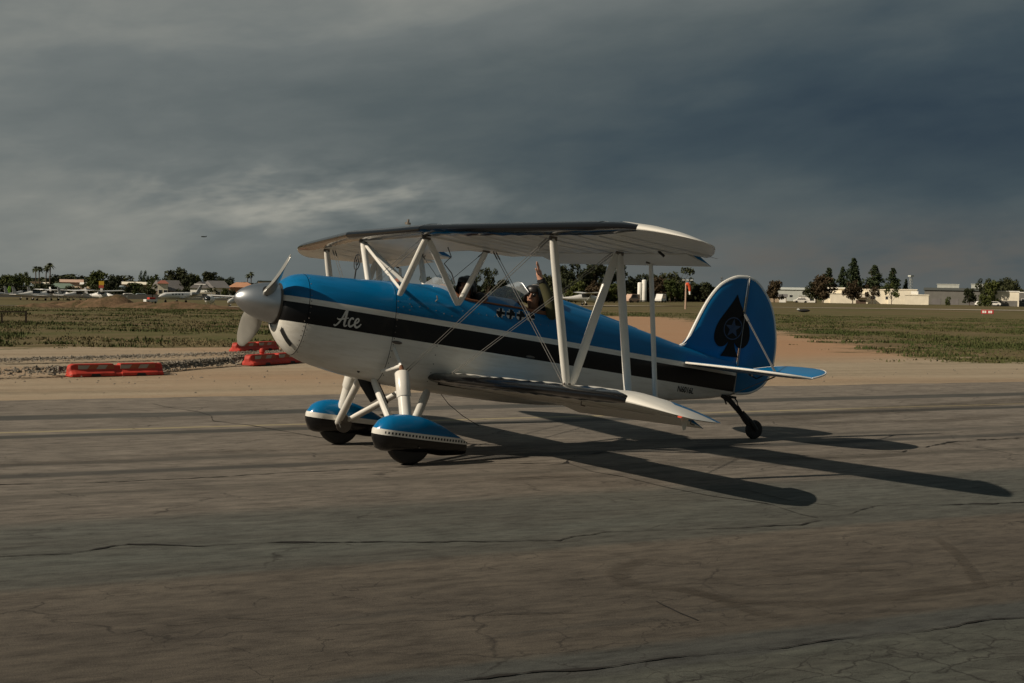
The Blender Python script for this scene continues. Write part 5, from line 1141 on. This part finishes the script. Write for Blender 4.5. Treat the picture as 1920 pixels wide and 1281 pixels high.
# ------------------------------------------------------------------ buildings
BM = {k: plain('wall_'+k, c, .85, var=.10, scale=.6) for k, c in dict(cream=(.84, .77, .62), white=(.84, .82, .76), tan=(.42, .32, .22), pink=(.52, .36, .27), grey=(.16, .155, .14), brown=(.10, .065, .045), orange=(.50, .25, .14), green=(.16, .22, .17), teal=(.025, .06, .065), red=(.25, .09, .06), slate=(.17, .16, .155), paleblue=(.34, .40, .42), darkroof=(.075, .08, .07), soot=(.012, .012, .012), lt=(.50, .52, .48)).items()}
M.update({'w_'+k: v for k, v in BM.items()}); M['pane'] = plain('window_pane', (.03, .035, .04), .15, spec=.6)
def building(px, D, wd, dp, h, label, wall, roof, kind='flat', rot=0.0, wins=0, door=False, rh=None, z=None, group=None, name='house', cat='house', extras=()):
    q = bearing(px, D); zz = zg(q.x, q.y) if z is None else z; d = q - CAM; az = math.atan2(d.y, d.x) - math.pi/2 + rot; t = thing(name, label, cat, (q.x, q.y, zz-.15), az, group); w2, d2 = wd/2, dp/2
    MB().box((-w2, 0, 0), (w2, dp, h)).build('wall', 'w_'+wall, t)
    rh = rh or wd*.18
    mb = MB()
    if kind == 'flat': mb.box((-w2-.15, -.15, h), (w2+.15, dp+.15, h+.3))
    elif kind == 'gable':
        o = .4; mb.add([(-w2-o, -o, h-.05), (w2+o, -o, h-.05), (w2+o, dp+o, h-.05), (-w2-o, dp+o, h-.05), (-w2-o, d2, h+rh), (w2+o, d2, h+rh)], [(0, 1, 5, 4), (2, 3, 4, 5), (0, 4, 3), (1, 2, 5), (3, 2, 1, 0)])
    elif kind == 'gablefront':
        o = .4; mb.add([(-w2-o, -o, h-.05), (w2+o, -o, h-.05), (w2+o, dp+o, h-.05), (-w2-o, dp+o, h-.05), (0, -o, h+rh), (0, dp+o, h+rh)], [(0, 4, 5, 3), (1, 2, 5, 4), (0, 1, 4), (2, 3, 5), (3, 2, 1, 0)])
    elif kind == 'hip':
        o = .4; mb.add([(-w2-o, -o, h-.05), (w2+o, -o, h-.05), (w2+o, dp+o, h-.05), (-w2-o, dp+o, h-.05), (-w2*.45, d2, h+rh), (w2*.45, d2, h+rh)], [(0, 1, 5, 4), (2, 3, 4, 5), (0, 4, 3), (1, 2, 5), (3, 2, 1, 0)])
    mb.build('roof', 'w_'+roof, t)
    for k in range(wins):
        x = -w2 + wd*(k+.5)/wins; ww = min(.7, wd/wins*.3); fz = h*.35; f = MB().box((x-ww-.08, -.04, fz-.08), (x+ww+.08, -.005, fz+1.08)).build('window', 'w_white', t); MB().box((x-ww, -.055, fz), (x+ww, -.042, fz+1.0)).build('pane', 'pane', f)
    if door: MB().box((w2*.35, -.03, .1), (w2*.35+1.0, -.004, 2.1)).build('door', 'w_brown', t)
    for e in extras:
        nm, a, b, m_ = e; MB().box(a, b).build(nm, m_, t)
    return t
def buildings():
    H = 'houses beyond the left side of the airfield'; B = building
    B(25, 620, 34, 14, 6.0, 'long dark teal roofed hangar on the far left skyline', 'teal', 'teal', 'flat', 0, 0, name='hangar', cat='hangar', rh=1)
    B(12, 480, 9, 8, 2.8, 'pale blue roofed low building at the far left edge', 'brown', 'paleblue', 'gable', 0, 2, rh=1.2, group=H); B(47, 470, 7.5, 8, 3.0, 'brown shopfront with pale blue roof left of the palms', 'brown', 'paleblue', 'hip', 0, 3, True, rh=1.0, group=H)
    B(63, 500, 4.2, 7, 4.3, 'small tan two storey house behind the twin palms', 'tan', 'tan', 'flat', 0, 2, group=H); B(76, 500, 5.5, 7, 3.6, 'tan house with flat roof right of the palms', 'tan', 'cream', 'gable', .2, 2, rh=.8, group=H); B(116, 470, 10, 8, 2.6, 'house with weathered green roof left of centre in the row', 'green', 'green', 'hip', 0, 3, rh=1.5, group=H); B(133, 500, 7, 8, 4.6, 'pinkish roofed house behind the green roofed one', 'pink', 'pink', 'gable', 0, 2, rh=.9, group=H)
    B(153, 440, 6.2, 7, 2.4, 'small tan house with a carport roof', 'pink', 'tan', 'gable', 0, 2, True, rh=.9, group=H); B(162, 455, 3.5, 5, 3.9, 'narrow white house above the small tan one', 'white', 'white', 'gable', 0, 1, rh=.6, group=H); B(205, 450, 4.0, 6, 3.0, 'cream gabled shed beneath the dense dark tree', 'cream', 'cream', 'gablefront', .3, 1, rh=1.1, group=H)
    B(243, 470, 12.5, 9, 4.2, 'long tan flat building right of the dense dark tree', 'tan', 'cream', 'gable', 0, 4, rh=.8, group=H); B(232, 440, 4.6, 6, 2.5, 'pale grey gabled shed before the long tan building', 'cream', 'paleblue', 'gablefront', .2, 1, rh=1.2, group=H)
    B(304, 440, 3.0, 5, 4.6, 'narrow cream tower house with red tiled roof', 'cream', 'red', 'hip', 0, 2, rh=.9, group=H); B(325, 445, 7.0, 8, 2.4, 'house under a big weathered brown gable roof', 'brown', 'slate', 'gable', .5, 1, rh=3.2, group=H)
    B(373, 440, 6.0, 7, 3.4, 'white gabled house with slate roof before the far dark trees', 'white', 'slate', 'gablefront', -.3, 2, rh=2.0, group=H); B(414, 440, 5.0, 7, 3.6, 'cream house with grey roof right of the little helicopter', 'cream', 'slate', 'gable', .5, 2, rh=2.1, group=H); B(452, 480, 8.5, 9, 3.9, 'house with orange tiled roof beside the spinner', 'orange', 'orange', 'hip', 0, 3, rh=1.6, group=H); B(382, 415, 6, 5, 1.9, 'low cream garage with a wide opening behind the helicopter', 'cream', 'cream', 'flat', 0, 1, group=H); B(497, 560, 6, 7, 6.3, 'teal roofed building just above the spinner', 'tan', 'teal', 'flat', 0, 1, group=H)
    B(748, 500, 6, 7, 6.6, 'house with faded red roof between the cabane struts', 'red', 'red', 'hip', 0, 1, rh=1.2, group=H)
    # perimeter wall behind the parked aircraft
    a, b = bearing(-60, 400), bearing(520, 400); t = thing('perimeter_wall', 'long low grey wall behind the parked aircraft at left', 'wall', (0, 0, 0))
    for k in range(12):
        p = a.lerp(b, k/12); q = a.lerp(b, (k+.96)/12); n = Vector((-(b-a).y, (b-a).x, 0)).normalized()*.1; z0, z1 = zg(p.x, p.y)-.2, zg(q.x, q.y)-.2; h = 1.45
        MB().add([p-n+Vector((0, 0, z0)), q-n+Vector((0, 0, z1)), q+n+Vector((0, 0, z1)), p+n+Vector((0, 0, z0)), p-n+Vector((0, 0, z0+h)), q-n+Vector((0, 0, z1+h)), q+n+Vector((0, 0, z1+h)), p+n+Vector((0, 0, z0+h))], [(0, 1, 5, 4), (1, 2, 6, 5), (2, 3, 7, 6), (3, 0, 4, 7), (4, 5, 6, 7)]).build('wall_panel', 'w_grey', t)
    # middle
    for k, (px, h) in enumerate(((1198, 4.9), (1206, 5.6))):
        q = bearing(px, 365); t = thing('storage_tank', ('left shorter', 'right taller')[k] + ' white upright storage tank beside the aileron strut', 'tank', (q.x, q.y, -.1), 0, 'white storage tanks'); MB().lathe([(.62, 0), (.62, h-.25), (.5, h-.06), (.1, h)], 'z', (0, 0, 0), 20).build('shell', 'w_white', t, True); MB().lathe([(.66, 0), (.66, .35)], 'z', (0, 0, 0), 20).build('plinth', 'w_grey', t)
    q = bearing(1302, 420); d = q-CAM; az = math.atan2(d.y, d.x)-math.pi/2; t = thing('arched_hangar', 'white arched fabric hangar right of the windsock pole', 'hangar', (q.x, q.y, -.1), az + .25); pr = [(5.6*math.cos(a), 3.9*math.sin(a)) for a in [math.pi*k/16 for k in range(17)]]
    MB().loft([[(x, y, z) for x, z in pr] for y in (0, 2.5, 5, 7.5, 10)], closed=False, caps=(False, True)).build('canopy', 'w_white', t, True); MB().prism([(x*.4, z*.4) for x, z in pr], -.2, -.1).build('opening', 'w_grey', t)
    # right
    I = 'cream industrial buildings on the right skyline'; G = dict(z=0, name='building', cat='building')
    B(1452, 462, 7, 8, 1.9, 'brown roofed shed with bright white door beside the rudder', 'tan', 'slate', 'gable', 0, 0, rh=.9, group=I, extras=(('door', (1.2, -.06, .1), (3.3, -.01, 1.75), 'w_white'),), **G); B(1490, 640, 16, 12, 5.2, 'long pale green roofed hangar behind the rudder shed', 'lt', 'lt', 'gable', 0, 4, rh=1.0, group=I, **G)
    B(1512, 500, 6, 7, 2.2, 'low white building left of the broad brown tree', 'white', 'lt', 'flat', 0, 2, group=I, **G); B(1560, 485, 7, 8, 4.9, 'cream block with slanted top behind the broad brown tree', 'cream', 'cream', 'gable', 0, 2, rh=.5, group=I, **G); B(1590, 480, 12, 9, 3.2, 'long low cream building with dark loading bays', 'cream', 'cream', 'flat', 0, 0, group=I, extras=(('canopy', (2.0, -1.2, 2.0), (5.6, -.01, 2.2), 'w_brown'), ('opening', (2.2, -.05, .1), (5.4, -.012, 1.3), 'w_brown')), **G)
    B(1635, 484, 14, 9, 4.7, 'tall cream building behind the broad conifer', 'cream', 'cream', 'flat', 0, 3, group=I, **G); B(1690, 482, 9, 9, 4.8, 'tall cream building left of the lattice mast base', 'cream', 'cream', 'flat', 0, 0, group=I, **G); B(1717, 470, 7.2, 8, 3.1, 'bright cream box building at the right end of the row', 'cream', 'cream', 'flat', 0, 0, group=I, extras=(('tank', (-1.8, 3, 3.4), (.4, 5, 4.4), 'w_white'),), **G)
    B(1818, 520, 31, 14, 5.2, 'long dark grey warehouse right of the cream buildings', 'grey', 'darkroof', 'gable', 0, 0, rh=.9, group=I, extras=tuple(('bay_door', (-13+6*k, -.06, .1), (-10+6*k, -.01, 2.2), 'w_slate') for k in range(4)), **G)
    B(1775, 640, 9, 10, 8.4, 'pale rooftop block above the dark warehouse', 'lt', 'lt', 'flat', 0, 2, group=I, **G); B(1815, 660, 30, 10, 6.8, 'long pale building behind the dark warehouse', 'lt', 'lt', 'flat', 0, 5, group=I, **G); B(1832, 640, 6, 10, 8.6, 'second pale rooftop block near the right trees', 'lt', 'lt', 'flat', 0, 1, group=I, **G)
    B(1882, 462, 8.2, 5, 4.6, 'white slab building before the dark right trees', 'cream', 'white', 'flat', 0, 0, group=I, extras=(('opening', (-1.5, -.05, .2), (3.6, -.012, 1.9), 'w_grey'),), **G); B(1918, 470, 5, 6, 4.4, 'dark fronted shed at the right edge of the picture', 'grey', 'white', 'flat', 0, 1, group=I, **G)
    # lattice mast
    q = bearing(1705, 500); t = thing('lattice_mast', 'slim pale lattice mast rising behind the cream buildings', 'mast', (q.x, q.y, -.1)); s = .55
    for x, y in ((s, s), (-s, s), (-s, -s), (s, -s)): MB().tube([(x, y, 0), (x*.55, y*.55, 9.6)], .06, 6).build('mast_leg', 'w_lt', t)
    for k in range(9):
        z = 1+k; r = s*(1-.045*z); mb = MB()
        for (x0, y0), (x1, y1) in (((r, r), (-r, r)), ((-r, r), (-r, -r)), ((-r, -r), (r, -r)), ((r, -r), (r, r))): mb.tube([(x0, y0, z), (x1, y1, z+.9)], .03, 5)
        mb.build('lattice', 'w_lt', t)
    MB().box((-.7, -.7, 9.4), (.7, .7, 9.9)).build('platform', 'w_lt', t)
    q = bearing(1351, 520); t = thing('lattice_mast', 'dark slender pylon just left of the fin top', 'mast', (q.x, q.y, -.1)); mb = MB().tube([(0, 0, 0), (0, 0, 8.8)], [.4, .12], 6).build('pole', 'w_grey', t)
    for z in (6.4, 7.3, 8.2): MB().box((-.8, -.06, z), (.8, .06, z+.12)).build('crossarm', 'w_grey', t)
buildings()

# ------------------------------------------------------------------ parked aircraft, helicopter and small airfield things
AM = {'white': (.72, .71, .68), 'grey': (.30, .31, .31), 'lime': (.22, .42, .02)}
for k, c in AM.items(): M['a_'+k] = plain('aircraft_'+k, c, .35, coat=.3)
def light_plane(px, D, heading, label, high=True, body='white', finc='grey', s=1.0, zoff=0):
    q = bearing(px, D); t = thing('parked_plane', label, 'airplane', (q.x, q.y, zg(q.x, q.y)+zoff), heading, 'light aircraft parked at the far side of the field'); t.scale = (s, s, s)
    st = [(-3.4, .9, .12), (-3.1, .95, .38), (-2.2, 1.05, .52), (-.8, 1.25, .62), (.6, 1.25, .58), (2.0, 1.15, .34), (3.8, 1.15, .13)]
    MB().loft([[(x, r*.85*math.cos(2*math.pi*k/14), zc+r*math.sin(2*math.pi*k/14)) for k in range(14)] for x, zc, r in st]).build('fuselage', 'a_'+body, t, True)
    zw = 1.98 if high else .85; mb = MB()
    mb.loft([[(x, y, zw+dz+abs(y)*.03) for x, dz in ((-1.35, 0), (-1.2, .10), (-.6, .13), (.25, .02), (-.5, -.04), (-1.2, -.05))] for y in (-5.2, -5.0, -2.5, 0, 2.5, 5.0, 5.2)]); mb.build('wing', 'a_white', t)
    if high:
        for sg in (1, -1): MB().tube([(-.6, sg*.5, .95), (-.7, sg*2.6, 2.02)], .04, 6).build('wing_strut', 'a_white', t)
    f = MB().prism([(2.5, 1.2), (3.3, 1.35), (3.9, 2.65), (4.35, 2.65), (4.1, 1.1)], -.05, .05).build('fin', 'a_'+finc, t)
    MB().box((3.3, -1.6, 1.12), (4.15, 1.6, 1.2)).build('tailplane', 'a_'+body, t)
    MB().loft([[(x, y, z) for y, z in ((-.52, 1.38), (.52, 1.38), (.42, 1.86), (-.42, 1.86))] for x in (-1.15, .35)]).build('cabin_glass', 'pane', t)
    for x, y, r in ((-2.4, 0, .2), (-.2, 1.1, .22), (-.2, -1.1, .22)):
        MB().tube([(x*.95, y*.35, .75), (x, y, .22)], .05, 6).build('leg', 'a_white', t); MB().lathe([(r*.5, -.07), (r, -.05), (r, .05), (r*.5, .07)], 'y', (x, y, r), 14).build('wheel', 'rubber', t)
    MB().box((-3.52, -.03, .1), (-3.45, .03, 1.75)).build('propeller', 'blackflat', t)
    return t
def airfield():
    L = light_plane
    L(-20, 335, .3, 'parked plane with bright lime green fin at the left edge', True, 'white', 'lime', 1.12); L(42, 335, 3.6, 'parked grey finned plane second from the left edge', False, 'grey', 'grey', 1.12); L(62, 325, 3.4, 'parked grey finned plane left of the white high wing planes', False, 'white', 'grey', 1.12); L(88, 330, 3.5, 'parked white plane with grey fin in the middle of the row', True, 'white', 'grey', 1.12); L(115, 335, 2.0, 'parked white high wing plane right of the middle of the row', True, 'white', 'white', 1.12); L(142, 325, 3.6, 'parked white plane with broad grey tail near the mounds', True, 'white', 'grey', 1.12); L(188, 330, 2.2, 'parked white high wing plane behind the big dirt mound', True, 'white', 'grey', 1.12)
    L(440, 250, .9, 'parked white high wing plane just ahead of the spinner', True, 'white', 'white', .9, .1); L(1092, 260, 2.9, 'parked white plane seen between the pilot and the front strut', True, 'white', 'white', 1.12)
    # business jet
    q = bearing(335, 320); t = thing('business_jet', 'white twin engine business jet parked behind the dirt mounds', 'airplane', (q.x, q.y, zg(q.x, q.y)), .45); st = [(-5.6, 1.3, .1), (-5.1, 1.35, .45), (-4, 1.5, .72), (-1, 1.55, .78), (2, 1.6, .74), (4, 1.8, .45), (5.6, 2.0, .15)]
    MB().loft([[(x, r*math.cos(2*math.pi*k/16), zc+r*math.sin(2*math.pi*k/16)) for k in range(16)] for x, zc, r in st]).build('fuselage', 'a_white', t, True); MB().loft([[(x0+abs(y)*.35, y, .95+abs(y)*.06), (x0+1.2+abs(y)*.2, y, 1.0+abs(y)*.06), (x0+1.2+abs(y)*.2, y, .9+abs(y)*.06)] for y, x0 in ((-5, -.4), (0, -.4), (5, -.4))]).build('wing', 'a_white', t)
    for sg in (1, -1):
        e = MB().lathe([(.28, -.8), (.38, -.5), (.38, .5), (.22, .9)], 'x', (3.2, sg*1.05, 2.0), 16).build('engine', 'a_grey', t, True)
        for k in range(4): MB().box((-2.6+k*.9, sg*.74-.03, 1.75), (-2.2+k*.9, sg*.74+.03, 2.02)).build('window', 'pane', t)
    MB().prism([(3.6, 2.1), (4.6, 2.2), (6.0, 4.2), (6.6, 4.2), (5.7, 2.1)], -.08, .08).build('fin', 'a_grey', t); MB().box((5.8, -1.9, 4.12), (6.6, 1.9, 4.22)).build('tailplane', 'a_white', t)
    for x, y in ((-3.8, 0), (.6, 1.5), (.6, -1.5)): MB().tube([(x, y, 1.1), (x, y, .3)], .07, 6).build('leg', 'a_grey', t); MB().lathe([(.1, -.1), (.3, -.08), (.3, .08), (.1, .1)], 'y', (x, y, .3), 12).build('wheel', 'rubber', t)
    # small helicopter
    q = bearing(397, 255); t = thing('helicopter', 'small open framed helicopter parked left of the spinner', 'helicopter', (q.x, q.y, zg(q.x, q.y)), .5); MB().blob((-.6, 0, 1.25), (1.1, .65, .75), 16, 12).build('cabin', 'a_white', t, True); MB().blob((-.95, 0, 1.35), (.8, .60, .6), 14, 10).build('bubble', 'pane', t, True); MB().tube([(.3, 0, 1.5), (4.2, 0, 1.7)], [.22, .08], 8).build('tail_boom', 'a_white', t, True); MB().prism([(4.0, 1.3), (4.5, 1.3), (4.6, 2.3), (4.2, 2.3)], -.03, .03).build('tail_fin', 'a_grey', t); MB().tube([(-.2, 0, 1.9), (-.2, 0, 2.55)], .07, 8).build('rotor_mast', 'a_grey', t)
    for a in (.5, .5+math.pi): 
        c, s = math.cos(a), math.sin(a); MB().add([(-.2-.1*s, .1*c, 2.55), (-.2+.1*s, -.1*c, 2.55), (-.2+3.6*c+.1*s, 3.6*s-.1*c, 2.42), (-.2+3.6*c-.1*s, 3.6*s+.1*c, 2.42), (-.2-.1*s, .1*c, 2.58), (-.2+.1*s, -.1*c, 2.58), (-.2+3.6*c+.1*s, 3.6*s-.1*c, 2.45), (-.2+3.6*c-.1*s, 3.6*s+.1*c, 2.45)], [(0, 1, 2, 3), (4, 7, 6, 5), (0, 4, 5, 1), (2, 6, 7, 3), (1, 5, 6, 2), (3, 7, 4, 0)]).build('rotor_blade', 'a_grey', t)
    for sg in (1, -1):
        MB().tube([(-1.9, sg*.8, .18), (-1.6, sg*.8, .06), (.9, sg*.8, .06)], .05, 6).build('skid', 'a_grey', t); MB().tube([(-.9, sg*.8, .06), (-.8, sg*.4, .75)], .04, 6).build('skid_strut', 'a_grey', t); MB().tube([(.2, sg*.8, .06), (.0, sg*.4, .75)], .04, 6).build('skid_strut', 'a_grey', t)
    # orange and white service cart
    q = bearing(281, 300); t = thing('service_cart', 'small service cart with orange top beside the business jet', 'cart', (q.x, q.y, zg(q.x, q.y)), .3); MB().box((-1.3, -.6, .35), (1.3, .6, .85)).build('body', 'a_white', t, bev=.05); MB().box((-.5, -.5, .85), (.9, .5, 1.25)).build('cover', 'barrier', t, bev=.05)
    for x in (-.8, .8):
        for y in (-.6, .6): MB().lathe([(.1, -.06), (.24, -.05), (.24, .05), (.1, .06)], 'y', (x, y, .24), 12).build('wheel', 'rubber', t)
    # roadside sign
    q = bearing(189, 415); t = thing('roadside_sign', 'yellow and red roadside sign on a white post', 'sign', (q.x, q.y, zg(q.x, q.y)), -.35); MB().box((-.35, -.1, 0), (.35, .1, 3.0)).build('post', 'w_white', t); M['signyellow'] = plain('sign_yellow', (.62, .38, .03), .6); M['signred'] = plain('sign_red', (.45, .08, .05), .6)
    MB().box((-.7, -.16, 3.6), (.7, .16, 4.7)).build('panel', 'signyellow', t); MB().box((-.7, -.16, 2.8), (.6, .16, 3.58)).build('lower_panel', 'signred', t)
    # windsock
    q = bearing(1284, 172); d = q-CAM; az = math.atan2(d.y, d.x)-math.pi/2; t = thing('windsock', 'limp orange windsock on a pale pole left of the fin', 'windsock', (q.x, q.y, 0), az); MB().tube([(0, 0, 0), (0, 0, 3.1)], [.11, .09], 8).build('pole', 'w_pink', t, True); M['sock'] = plain('orange_fabric', (.75, .10, .03), .8)
    MB().tube([(0, 0, 2.95), (.22, 0, 2.98), (.40, 0, 2.80), (.46, 0, 2.45), (.48, 0, 2.1)], [.22, .24, .20, .16, .10], 12).build('sock', 'sock', t, True); MB().tube([(.47, 0, 2.15), (.5, 0, 1.75)], [.14, .10], 10).build('sock_tail', 'w_white', t, True); MB().tube([(-.3, 0, 3.50), (.75, 0, 3.46)], .015, 6).build('light_bar', 'w_lt', t); MB().tube([(0, 0, 3.0), (0, 0, 3.5)], .03, 6).build('bar_post', 'w_lt', t)
    for x in (-.28, .22, .70): MB().box((x-.16, -.06, 3.46), (x+.12, .06, 3.54)).build('lamp', 'w_white', t)
    # mandatory sign board in the grass
    q = bearing(1850, 168); d = q-CAM; az = math.atan2(d.y, d.x)-math.pi/2; t = thing('airfield_sign', 'red airfield sign board with pale characters in the grass', 'sign', (q.x, q.y, 0), az); M['redboard'] = plain('sign_board_red', (.42, .035, .035), .5)
    MB().box((-.68, -.08, .16), (.66, .08, .62)).build('board', 'redboard', t, bev=.02)
    for x in (-.5, .5): MB().tube([(x, 0, -.1), (x, 0, .2)], .04, 6).build('foot', 'w_grey', t)
    for x in (-.45, -.22, .18, .40): MB().box((x-.09, -.086, .26), (x+.09, -.082, .52)).build('character', 'w_white', t)
    # unidentified dark low object with one pale end, modelled with head and legs
    q = bearing(1506, 150); t = thing('dark_object', 'small dark low object with one pale end in the grass beyond the rudder', 'dark_object', (q.x, q.y, 0), az + .2); MB().blob((0, 0, .30), (.62, .2, .17), 14, 10, fn=lambda p: Vector((p.x, p.y*(1-.3*p.x), p.z))).build('body', 'w_soot', t, True); MB().tube([(-.45, 0, .36), (-.60, 0, .42), (-.72, 0, .40)], [.10, .10, .03], 8).build('head', 'w_lt', t, True)
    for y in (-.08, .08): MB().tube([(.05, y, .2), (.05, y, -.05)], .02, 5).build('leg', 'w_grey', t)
    # vehicles beyond the far runway
    def car(px, D, label, mat, rot=0.1, van=False):
        q = bearing(px, D); d = q-CAM; az = math.atan2(d.y, d.x)-math.pi/2+rot; t = thing('parked_vehicle', label, 'van' if van else 'car', (q.x, q.y, zg(q.x, q.y)), az, 'vehicles parked beyond the runway'); h = 2.1 if van else 1.45
        prof = [(-2.2, .35), (2.2, .35), (2.25, 1.2 if van else .85), (2.1, h if van else .95), (1.2, h), (-.9, h), (-1.5, 1.0 if not van else 1.3), (-2.2, .85)]
        MB().prism(prof, -.85, .85).build('body', mat, t, bev=.08); MB().prism([(-1.25, 1.0), (1.6, 1.0), (1.1, h-.12), (-.85, h-.12)], -.87, .87).build('windows', 'pane', t)
        for x in (-1.4, 1.4):
            for y in (-.8, .8): MB().lathe([(.15, -.1), (.33, -.09), (.33, .09), (.15, .1)], 'y', (x, y, .33), 14).build('wheel', 'rubber', t)
    car(1183, 350, 'pale tan van left of the white tanks', 'w_pink', .9, True); car(1237, 350, 'white van right of the aileron strut', 'w_white', 1.3, True); car(1860, 455, 'white car before the yellow green right tree', 'w_white'); car(1500, 455, 'white car before the low white building', 'w_white'); car(1836, 455, 'white car at the right end of the grey warehouse', 'w_white', 1.2); car(238, 410, 'white car behind the mounds below the long tan building', 'w_white'); car(262, 412, 'pale car left of the service cart', 'w_paleblue')
    # dirt mounds
    sd = NT('mound_soil'); p = sd.coords(); sd.L(sd.ramp(sd.noise(p, 1.3, 6, .65), [(.3, (.055, .052, .02)), (.5, (.13, .085, .05)), (.7, (.19, .12, .07))]), sd.b.inputs['Base Color']); sd.bump(sd.noise(p, 3, 5), .7, .15); sdm = sd.set(.95, spec=.1)
    for i, (px, D, w, h, lb) in enumerate(((205, 132, 5.6, 1.2, 'tallest bare dirt mound at the left with a steep right side'), (150, 134, 5.2, .68, 'reddish dirt mound left of the tallest one'), (110, 136, 5.5, .60, 'low grassy dirt mound in front of the parked planes'), (75, 130, 4.5, .42, 'lowest dirt mound near the left edge'), (275, 128, 6.5, .66, 'grass topped mound right of the tallest one'), (335, 126, 8.0, .66, 'long brown mound in front of the business jet'), (395, 124, 5.0, .55, 'dark mound below the helicopter'))):
        q = bearing(px, D); n = 22; v = []; f = []; d = q-CAM; az = math.atan2(d.y, d.x)-math.pi/2
        for j in range(n+1):
            for k in range(n+1):
                x = (k/n-.5)*2; y = (j/n-.5)*2; r = max(abs(x), abs(y)); rad = math.hypot(x, y); z = max(0, 1-rad*rad)**1.3*h*(1+.35*mnoise.noise(Vector((x*2+i*9, y*2, 0)))) + (.12*mnoise.noise(Vector((x*6+i*9, y*6, 1))) if rad < .95 else 0); v.append((x*w*.5*1.25, y*3.0, z-.12))
        f = [(j*(n+1)+k, j*(n+1)+k+1, (j+1)*(n+1)+k+1, (j+1)*(n+1)+k) for j in range(n) for k in range(n)]
        me = bpy.data.meshes.new('dirt_mound'); me.from_pydata(v, [], f); o = link('dirt_mound', me, sdm, None, True, sharp=80); o.location = (q.x, q.y, zg(q.x, q.y)); o.rotation_euler = (0, 0, az); tag(o, lb, 'mound', 'dirt mounds along the far grass')
    # rail fence at the left edge
    q = bearing(18, 62); d = q-CAM; az = math.atan2(d.y, d.x)-math.pi/2; t = thing('rail_fence', 'low dark single rail fence in the grass at left edge', 'fence', (q.x, q.y, 0), az)
    for x in (-2.0, -.32, .62): MB().box((x-.04, -.04, -.1), (x+.04, .04, .40 if x < .5 else .55)).build('post', 'bark', t)
    MB().box((-2.4, -.03, .46), (.66, .03, .52)).build('rail', 'bark', t)
    # distant aircraft in the sky
    d = fw + rt*((382-960)/FPX) - up*((444-640.5)/FPX); q = CAM + d*1400; t = thing('distant_airplane', 'tiny dark airplane silhouette in the sky above the left field', 'airplane', q, .2); M['faraway'] = plain('far_airplane', (.05, .06, .06), .8); MB().loft([[(x, r*math.cos(2*math.pi*k/10), r*math.sin(2*math.pi*k/10)) for k in range(10)] for x, r in ((-3, .1), (-2.4, .5), (0, .6), (2, .4), (3.2, .1))]).build('fuselage', 'faraway', t); MB().box((-1, -4, .3), (.2, 4, .45)).build('wing', 'faraway', t); MB().prism([(2.3, .2), (3.2, .2), (3.3, 1.1), (2.9, 1.1)], -.05, .05).build('fin', 'faraway', t)
airfield()
cy = scene.cycles; cy.max_bounces = 5; cy.diffuse_bounces = 3; cy.glossy_bounces = 3; cy.transmission_bounces = 4; cy.transparent_max_bounces = 6; cy.caustics_reflective = False; cy.caustics_refractive = False
